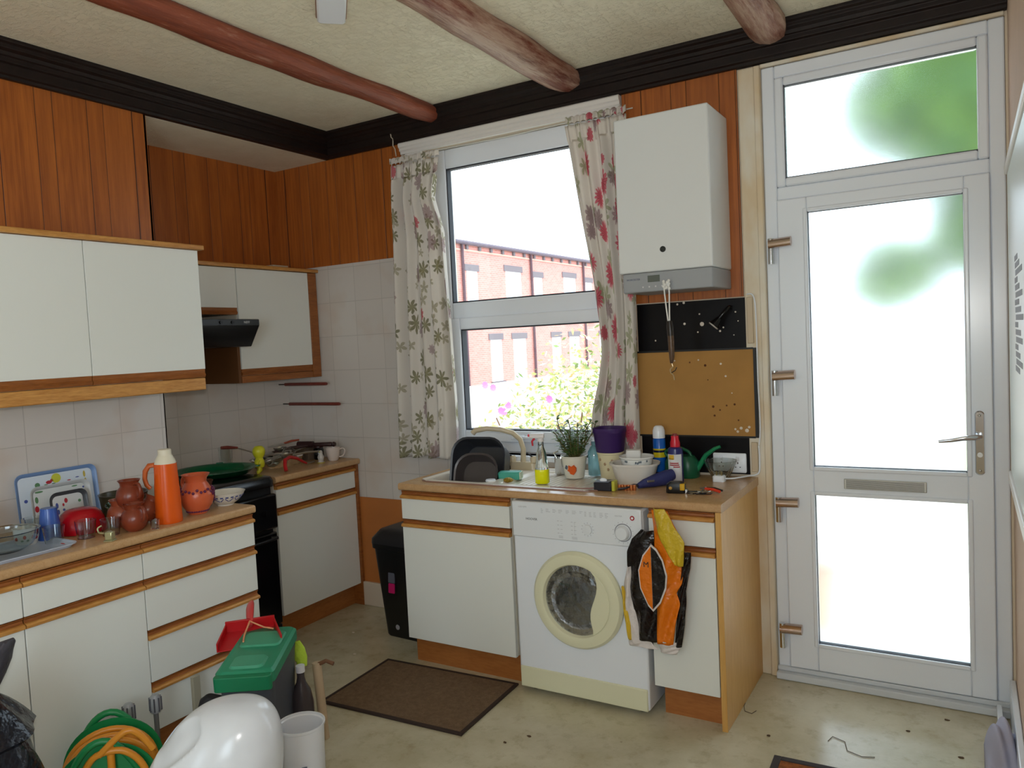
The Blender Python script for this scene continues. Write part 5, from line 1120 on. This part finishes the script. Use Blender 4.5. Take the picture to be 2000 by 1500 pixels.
# ================================================================= FOREGROUND LEFT
# food caddy with green lid
cd = thing('recycling_caddy', 'grey recycling box with green hinged lid standing before the drawers', 'caddy', (1.425, -1.550, 0), math.radians(33))
B().loft([(0, .16, .24, .03), (.01, .165, .25, .03), (.38, .19, .335, .035), (.405, .195, .34, .035)]).mk('caddy_body', W('caddy_grey', (70, 74, 84), .5), cd)
gl = W('lid_green', (40, 140, 104), .4)
def lidf(secs): return secs
tl = Matrix.Translation((0, -.0, .406)) @ Matrix.Rotation(math.radians(4), 4, 'X')
L_ = B(); L_.loft([(0, .202, .36, .025), (.035, .202, .36, .025), (.045, .184, .34, .025)], m=tl); L_ = L_.mk('lid', gl, cd)
B().loft([(0, .12, .09, .02), (.008, .11, .08, .02)], m=tl @ Matrix.Translation((0, -.11, .045))).mk('lid_panel', W('lid_green_light', (66, 156, 122), .4), L_)
B().loft([(0, .15, .12, .02), (.006, .14, .11, .02)], m=tl @ Matrix.Translation((0, .07, .045))).mk('lid_panel', 'lid_green_light', L_)
B().loft([(0, .195, .03, .012), (.052, .195, .03, .012)], m=tl @ Matrix.Translation((0, -.187, -.014))).mk('lid_lip', W('lid_green_dark', (20, 122, 82), .4), L_, bev=.003)
# red dustpan on the caddy
dp = thing('dustpan', 'red dustpan lying on the green caddy lid, handle up', 'dustpan', (1.325, -1.500, .450), math.radians(48)); dpm = W('dustpan_red', (186, 20, 26), .35)
tp_ = Matrix.Rotation(math.radians(8), 4, 'X')
b = B(); b.prism([(-.115, -.07), (.115, -.07), (.09, .075), (-.09, .075)], 'z', 0, .004, m=tp_); b.prism([(-.09, .068), (.09, .068), (.09, .078), (-.09, .078)], 'z', 0, .045, m=tp_)
for s_ in (-1, 1): b.prism([(s_*.115, -.07), (s_*.109, -.07), (s_*.084, .075), (s_*.09, .075)], 'z', 0, .035, m=tp_)
b.mk('pan', dpm, dp, bev=.0015)
B().tube([(0, .05, .03), (0, .09, .06), (0, .15, .075), (0, .175, .078)], [.012, .020, .022, .018], 12, flat=.5).mk('handle', W('dustpan_handle', (204, 66, 66), .35), dp)
B().tube([(.0, .05, .05), (-.02, -.01, .02), (-.022, -.06, .014)], .0035, 6).mk('tie', W('tie_pink', (220, 150, 110), .6), dp); B().tube([(.0, .05, .05), (.05, .02, .03), (.085, .01, .022)], .003, 6).mk('tie', 'tie_pink', dp)
# bottle and cloth behind caddy
pb_ = thing('plastic_bottle', 'dark brown plastic bottle with clear neck beside the recycling caddy', 'bottle', (1.455, -1.385, 0)); B().lathe([(0, 0), (.04, 0), (.043, .006), (.043, .18), (.034, .23), (.018, .26), (.014, .28), (.014, .30), (0, .30)]).mk('bottle_body', W('bottle_brown', (64, 58, 62), .2), pb_); B().lathe([(0, .30), (.017, .30), (.017, .325), (0, .325)]).mk('cap', W('cap_pale', (220, 220, 226), .3), pb_)
o = thing('lime_cloth', 'lime green rag tucked behind the recycling caddy', 'cloth', (1.40, -1.335, .33)); B().tube([(-.01, .0, .06), (0, 0, .03), (.02, -.01, .0), (.03, -.01, -.03)], [.012, .022, .024, .014], 12, flat=.6).mk('cloth_fold', W('cloth_lime', (176, 206, 60), .8, bump=(60, .8)), o)
B().tube([(.0, .0, -.02), (.0, .0, -.18), (.0, .0, -.325)], [.012, .014, .014], 8).mk('cloth_tail', 'cloth_lime', o)
tb_ = thing('paper_tube', 'pale tan cardboard tube leaning beside the brown bottle', 'tube', (1.47, -1.295, .0), 0); B().tube([(0, 0, 0), (-.01, .0, .15), (-.02, .0, .30)], .018, 12).mk('tube', W('card_tan', (190, 168, 140), .8), tb_); B().tube([(-.02, 0, .29), (.02, .01, .31), (.05, .02, .30)], .008, 8).mk('string', W('string_brown', (120, 84, 60), .8), tb_)
# white bucket
bu = thing('white_bucket', 'plain white plastic pot standing right of the large white bin', 'bucket', (1.835, -1.745, 0)); vessel('bucket_body', [(.058, 0), (.062, .005), (.071, .340), (.075, .343), (.075, .350)], W('bucket_white', (214, 216, 220), .3), bu, t=.003, seg=48)
o = B().box(-.008, .008, -.0025, 0, -.003, .003).mk('grey_mark', W('mark_grey', (90, 100, 120), .5), bu, loc=(.056, -.0475, .24), rot=(0, 0, math.radians(50)))
# large white swing bin lid
sw_ = thing('swing_bin', 'large glossy white plastic bin with domed scuffed lid in the foreground', 'bin', (1.885, -2.125, 0), math.radians(31))
wm_ = W('bin_white', (218, 222, 228), .2, noise=(7, .10))
B().loft([(0, .27, .24, .07), (.01, .28, .25, .075), (.30, .37, .30, .10), (.31, .375, .305, .10)]).mk('bin_body', wm_, sw_)
def domef(u, v):
    a = 2*PI*u; el = v*PI/2; ce, se = math.cos(el), math.sin(el)
    k = ce**.72
    x = .185*math.copysign(abs(math.cos(a))**.9, math.cos(a))*k+.085*se**1.3
    y = -.150*math.copysign(abs(math.sin(a))**.9, math.sin(a))*k
    z = .31+.285*se
    # hand recess along the left shoulder, facing the room
    qx, qz = x+.045, z-.515
    lx, lz = (qx*math.cos(.62)+qz*math.sin(.62))/.085, (-qx*math.sin(.62)+qz*math.cos(.62))/.030
    d_ = (abs(lx)**3+abs(lz)**3)**(1/3)
    dent = (1-min(1, d_)**4)*.018 if (d_ < 1 and y < 0) else 0
    return (x, y+dent, z-dent*.5)
B().grid(160, 110, domef).mk('lid', wm_, sw_)
# black rounded thing + stick
bk_ = thing('black_headrest', 'black padded rounded object showing above the white bin lid', 'cushion', (1.29, -1.72, .0), math.radians(30)); B().loft([(0, .12, .06, .028), (.24, .13, .065, .03), (.30, .12, .055, .027), (.32, .085, .035, .017)], m=Matrix.Rotation(math.radians(14), 4, 'Y')).mk('pad', W('pad_black', (22, 22, 28), .6), bk_, bev=.004)
o = thing('wooden_stick', 'short pale wooden batten standing against the lowest drawer', 'stick', (1.10, -1.585, 0)); B().box(-.008, .008, -.016, .016, 0, .30).mk('batten', W('batten_grey', (166, 160, 140), .7), o, bev=.002)
# hose reel
hr = thing('hose_reel', 'green hose reel wound with orange yellow hose on the floor', 'hose reel', (1.27, -2.035, .0), math.radians(-38))
gr_ = W('reel_green', (16, 124, 66), .4)
ry = Matrix.Rotation(PI/2, 3, 'Y')
cz_ = .185
B().lathe([(.0, -.008), (.05, -.008), (.05, .0), (.14, .0), (.15, .006), (.15, .010), (.0, .010)], (.085, 0, cz_), 40, ry).mk('side_disc', gr_, hr)
B().lathe([(.0, -.01), (.14, -.01), (.15, -.004), (.15, .0), (0, 0)], (-.085, 0, cz_), 40, ry).mk('side_disc', gr_, hr)
B().lathe([(0, -.08), (.05, -.08), (.05, .08), (0, .08)], (0, 0, cz_), 24, ry).mk('drum', gr_, hr)
for s_ in (-.105, .105):
    B().tube([(s_, -.15, .01), (s_, -.12, .20), (s_, -.05, .33), (s_, .03, .335), (s_, .11, .2), (s_, .15, .01)], .011, 10).mk('stand_frame', gr_, hr)
hose = W('hose_orange', (214, 138, 40), .35)
hp_ = []; turns = 0
for i in range(9*40+1):
    t_ = i/40; lay = int(t_/3); k = t_ % 3; x = -.055+.055*(k if lay % 2 == 0 else 3-k)*.75; r_ = .085+.024*lay+.004*math.sin(t_*5); a = 2*PI*t_
    hp_.append((x, r_*math.cos(a), cz_+r_*math.sin(a)))
B().tube(hp_, .0105, 10).mk('hose', hose, hr)
lo = B().tube([(.10, -.06, .26), (.112, -.02, .31), (.118, .05, .315), (.120, .10, .27), (.122, .12, .20), (.12, .10, .12)], .0105, 10).mk('hose_end', hose, hr)
B().tube([(.118, -.012, .312), (.121, .06, .37), (.121, .10, .36), (.121, .14, .30)], .0105, 10).mk('hose_loop', hose, hr)
B().tube([(.115, .02, .20), (.118, .02, .17)], [.018, .018], 12).mk('connector', W('connector_grey', (92, 92, 100), .4), hr)
B().tube([(.11, .02, .335), (.115, .02, .17)], .0115, 10).mk('hose_drop', hose, hr)
for nm, x, y in (('left of the pair, behind the hose reel', 1.13, -1.875), ('right of the pair, behind the hose reel', 1.155, -1.79)):
    o = thing('tap_connector', 'grey ribbed hose fitting on a stalk, '+nm, 'hose fitting', (x, y, 0)); B().tube([(0, 0, 0), (0, 0, .27)], .008, 8).mk('stalk', W('stalk_grey', (110, 110, 112), .5), o)
    hd2 = B().tube([(0, 0, .26), (0, 0, .275), (0, 0, .315), (0, 0, .325)], [.014, .020, .019, .012], 12).mk('nozzle_head', W('fitting_grey', (150, 152, 156), .35), o)
    for k in range(8): a = 2*PI*k/8; B().box(-.002, .002, -.002, .002, .268, .316, Matrix.Translation((.0195*math.cos(a), .0195*math.sin(a), 0))).mk('rib', 'connector_grey', hd2)
# black bin bag
bg_ = thing('bin_bag', 'shiny black plastic bin bag tied at the neck in the bottom left corner', 'bag', (1.375, -2.455, 0))
rg = []; random.seed(5)
for j in range(33):
    v = j/32; z = .655*v; r_ = .165*math.sin(PI*min(1, v*.92+.08))**.55*(1-.05*v) if v < .9 else None
    if v >= .8: r_ = .165*(max(0, (1-v)/.2)**.7)*.75+.028
    rg.append([((r_*(1+.05*math.sin(a*5+v*7)+.035*math.sin(a*11-v*13)))*math.cos(a), (r_*(1+.05*math.sin(a*5+v*7)+.035*math.sin(a*9+v*9)))*math.sin(a), z) for a in [2*PI*k/40 for k in range(40)]])
bagm = W('bag_black', (16, 18, 28), .22, bump=(22, .9))
B().rings(rg).mk('bag_body', bagm, bg_)
B().tube([(0, 0, .61), (.0, .05, .650), (-.01, .075, .685), (-.01, .09, .72), (-.01, .105, .745), (-.01, .125, .755)], [.03, .034, .040, .044, .036, .012], 14, flat=.5).mk('bag_neck', W('bag_grey', (60, 58, 66), .5, bump=(30, .8)), bg_)
# ================================================================= OUTDOORS
struct('ground', B().box(-40, 40, .32, 60, -.6, -.5), W('paving_pale', (206, 200, 188), .9, noise=(1.2, .2)), smooth=False)
tr_ = thing('terraced_houses', 'row of red brick terraced houses across the street, seen through the window', 'building', (-12, 0, -.5))
HW = 5.75
B().box(-6, 0, 4, 60, 0, HW-.10).mk('brick_wall', 'terrace_brick', tr_, smooth=False)
B().box(-.02, .03, 4, 60, HW-.34, HW-.28).mk('string_course', W('stone_pale', (214, 176, 160), .8), tr_, smooth=False)
B().tube([(.12, 4, HW-.06), (.12, 60, HW-.06)], .08, 8).mk('gutter', W('gutter_dark', (96, 84, 96), .5), tr_)
B().prism([(.15, HW-.05), (-3, HW+.25), (-6, HW-.05)], 'y', 4, 60).mk('roof', W('roof_slate', (170, 160, 164), .8), tr_, smooth=False)
lint = W('lintel_stone', (120, 112, 116), .8); wfr = W('house_window_frame', (236, 234, 232), .5); wgl = W('house_glass', (200, 214, 230), .1)
k = 0; y = 8.0; bay = 4.35
def hwin(y0, y1, z0, z1, nm='window'):
    B().box(0, .04, y0-.12, y1+.12, z1, z1+.24).mk('lintel', lint, tr_, smooth=False)
    f_ = B().box(-.02, .015, y0, y1, z0, z1).mk(nm, wfr, tr_, smooth=False)
    B().box(.012, .02, y0+.1, y1-.1, z0+.08, (z0+z1)/2-.04).mk('pane', wgl, f_, smooth=False); B().box(.012, .02, y0+.1, y1-.1, (z0+z1)/2+.04, z1-.08).mk('pane', wgl, f_, smooth=False)
    B().box(0, .10, y0-.08, y1+.08, z0-.10, z0).mk('sill', lint, tr_, smooth=False)
y = 11.05
while y < 56:
    hwin(y+1.55, y+2.75, 2.9, 4.83); hwin(y+3.85, y+4.55, 2.9, 4.70)
    hwin(y+.2, y+1.0, .55, 2.15); hwin(y+1.9, y+2.9, .0, 2.15, 'house_door' if int(y) % 2 else 'window')
    B().tube([(.08, y+3.55, HW-.1), (.08, y+3.55, 0)], .055, 8).mk('downpipe', W('pipe_dark', (84, 62, 70), .5), tr_)
    k = 0
    while k < 6: B().box(.0, .08, y+.45+k*.85, y+.57+k*.85, HW-.28, HW-.13).mk('bracket', lint, tr_, smooth=False); k += 1
    y += 5.05
wa = B().box(-4.2, -4.0, 3.0, 20, -.5, .75).mk('garden_wall', W('wall_grey_blue', (206, 200, 192), .8)); tag(wa, 'low pale grey garden wall outside beyond the flowering bush', 'wall')
# flowering bush just outside
def foliage(name, label, cat, loc, blobs, nl, L, w, mats, seed, flowers=None, trunk=None, grp=None):
    p = thing(name, label, cat, loc, 0, grp); random.seed(seed); bs = [B() for _ in mats]; tot = sum(b_[3]**2 for b_ in blobs)
    for (cx_, cy_, cz2, r_, sz) in blobs:
        for i in range(int(nl*r_*r_/tot)):
            v = Vector((random.gauss(0, 1), random.gauss(0, 1), random.gauss(0, 1))).normalized()*r_*(random.random()**.45); v.z *= sz; q = Vector((cx_, cy_, cz2))+v
            d = Vector((random.gauss(0, 1), random.gauss(0, 1), random.gauss(0, .7))).normalized(); s_ = d.orthogonal().normalized(); s_ = s_*math.cos(i)+d.cross(s_)*math.sin(i); ll_ = L*random.uniform(.6, 1.2); ww = w*random.uniform(.7, 1.2)
            bs[i % len(bs)].bm.faces.new([bs[i % len(bs)].bm.verts.new(c) for c in (q, q+d*ll_*.5+s_*ww, q+d*ll_, q+d*ll_*.5-s_*ww)])
    for b_, m_ in zip(bs, mats): b_.mk('foliage', m_, p, smooth=False, nofix=True)
    if trunk:
        tb2 = B()
        for pts, r_ in trunk: tb2.tube(pts, r_, 7)
        tb2.mk('stems', W('bark', (120, 90, 70), .8), p)
    if flowers:
        for q in flowers:
            fb = B()
            for k in range(9):
                a = 2*PI*k/9; d = Vector((math.cos(a), -.35, math.sin(a))); c = Vector(q); s_ = Vector((-math.sin(a), 0, math.cos(a)))*.022
                fb.bm.faces.new([fb.bm.verts.new(z_) for z_ in (c, c+d*.018+s_*.55, c+d*.032, c+d*.018-s_*.55)])
            fb.mk('flower', W('petal_pink', (236, 140, 210), .6), p, smooth=False, nofix=True)
    return p
lfa, lfb, lfc, lfd = W('leaf_lime', (196, 206, 130), .6), W('leaf_mid', (136, 160, 96), .6), W('leaf_amber', (234, 200, 150), .6), W('leaf_blush', (244, 218, 212), .6)
foliage('flowering_bush', 'sunlit garden bush with pink flowers close outside the kitchen window', 'bush', (1.0, 1.6, -.5),
        [(.0, 0, 1.45, .40, 1), (.30, .05, 1.72, .40, 1), (-.36, .05, 1.25, .32, 1), (.15, .1, 1.0, .5, 1), (.62, .2, 1.55, .48, 1.1), (.6, .0, 1.0, .45, 1), (-.15, .0, 1.0, .4, 1)], 5200, .055, .012, [lfa, lfb, lfc, lfd, lfa], 9,
        flowers=[(-.50, -.10, 1.70), (-.43, -.10, 1.68), (-.37, -.1, 1.505), (-.33, -.12, 1.50), (-.28, -.14, 1.55), (.1, -.2, 1.6)],
        trunk=[([(0, 0, 0), (-.1, -.05, .7), (-.42, -.1, 1.45)], [.014, .01, .005]), ([(0, 0, 0), (.1, 0, .8), (.1, -.1, 1.4)], [.016, .012, .006]), ([(0, 0, 0), (.3, 0, .8), (.5, 0, 1.6)], [.016, .012, .006]), ([(0, 0, 0), (.15, .05, .9), (.3, -.1, 1.5)], [.012, .01, .005])])
# trees and hedge beyond the door
tga, tgb = W('tree_green', (120, 156, 70), .7), W('tree_dark', (70, 110, 60), .7)
foliage('garden_tree', 'leafy green tree beyond the glazed door, blurred by the frosted glass', 'tree', (3.7, 4.5, -.5),
        [(-.35, 0, 4.0, .75, .8), (.25, 0, 3.5, .8, .9), (.05, 0, 2.75, .45, .9), (-.62, 0, 2.45, .42, .9), (.45, .2, 4.4, .7, .8), (-.1, .1, 4.6, .6, .8), (.15, 0, 1.5, .25, 1.3)], 9500, .13, .05, [tga, tgb], 31, trunk=[([(.35, 0, 0), (.35, 0, 1.6), (.2, 0, 3.4)], [.07, .06, .03])])
foliage('garden_hedge', 'low green shrub outside the door at the lower right', 'shrub', (3.95, 3.6, -.5), [(0, 0, .8, .42, 1.2), (.05, 0, 1.35, .36, 1)], 1500, .10, .035, [tga, lfb], 32)
pt = thing('terracotta_planter', 'brownish planter outside the door, blurred behind the lower glass pane', 'planter', (2.72, 2.0, -.5)); vessel('planter_body', [(.12, 0), (.13, .02), (.18, .34), (.20, .35), (.20, .40)], W('terracotta', (204, 170, 150), .8), pt, t=.015); B().lathe([(0, .33), (.17, .34), (0, .35)]).mk('soil', 'soil', pt)
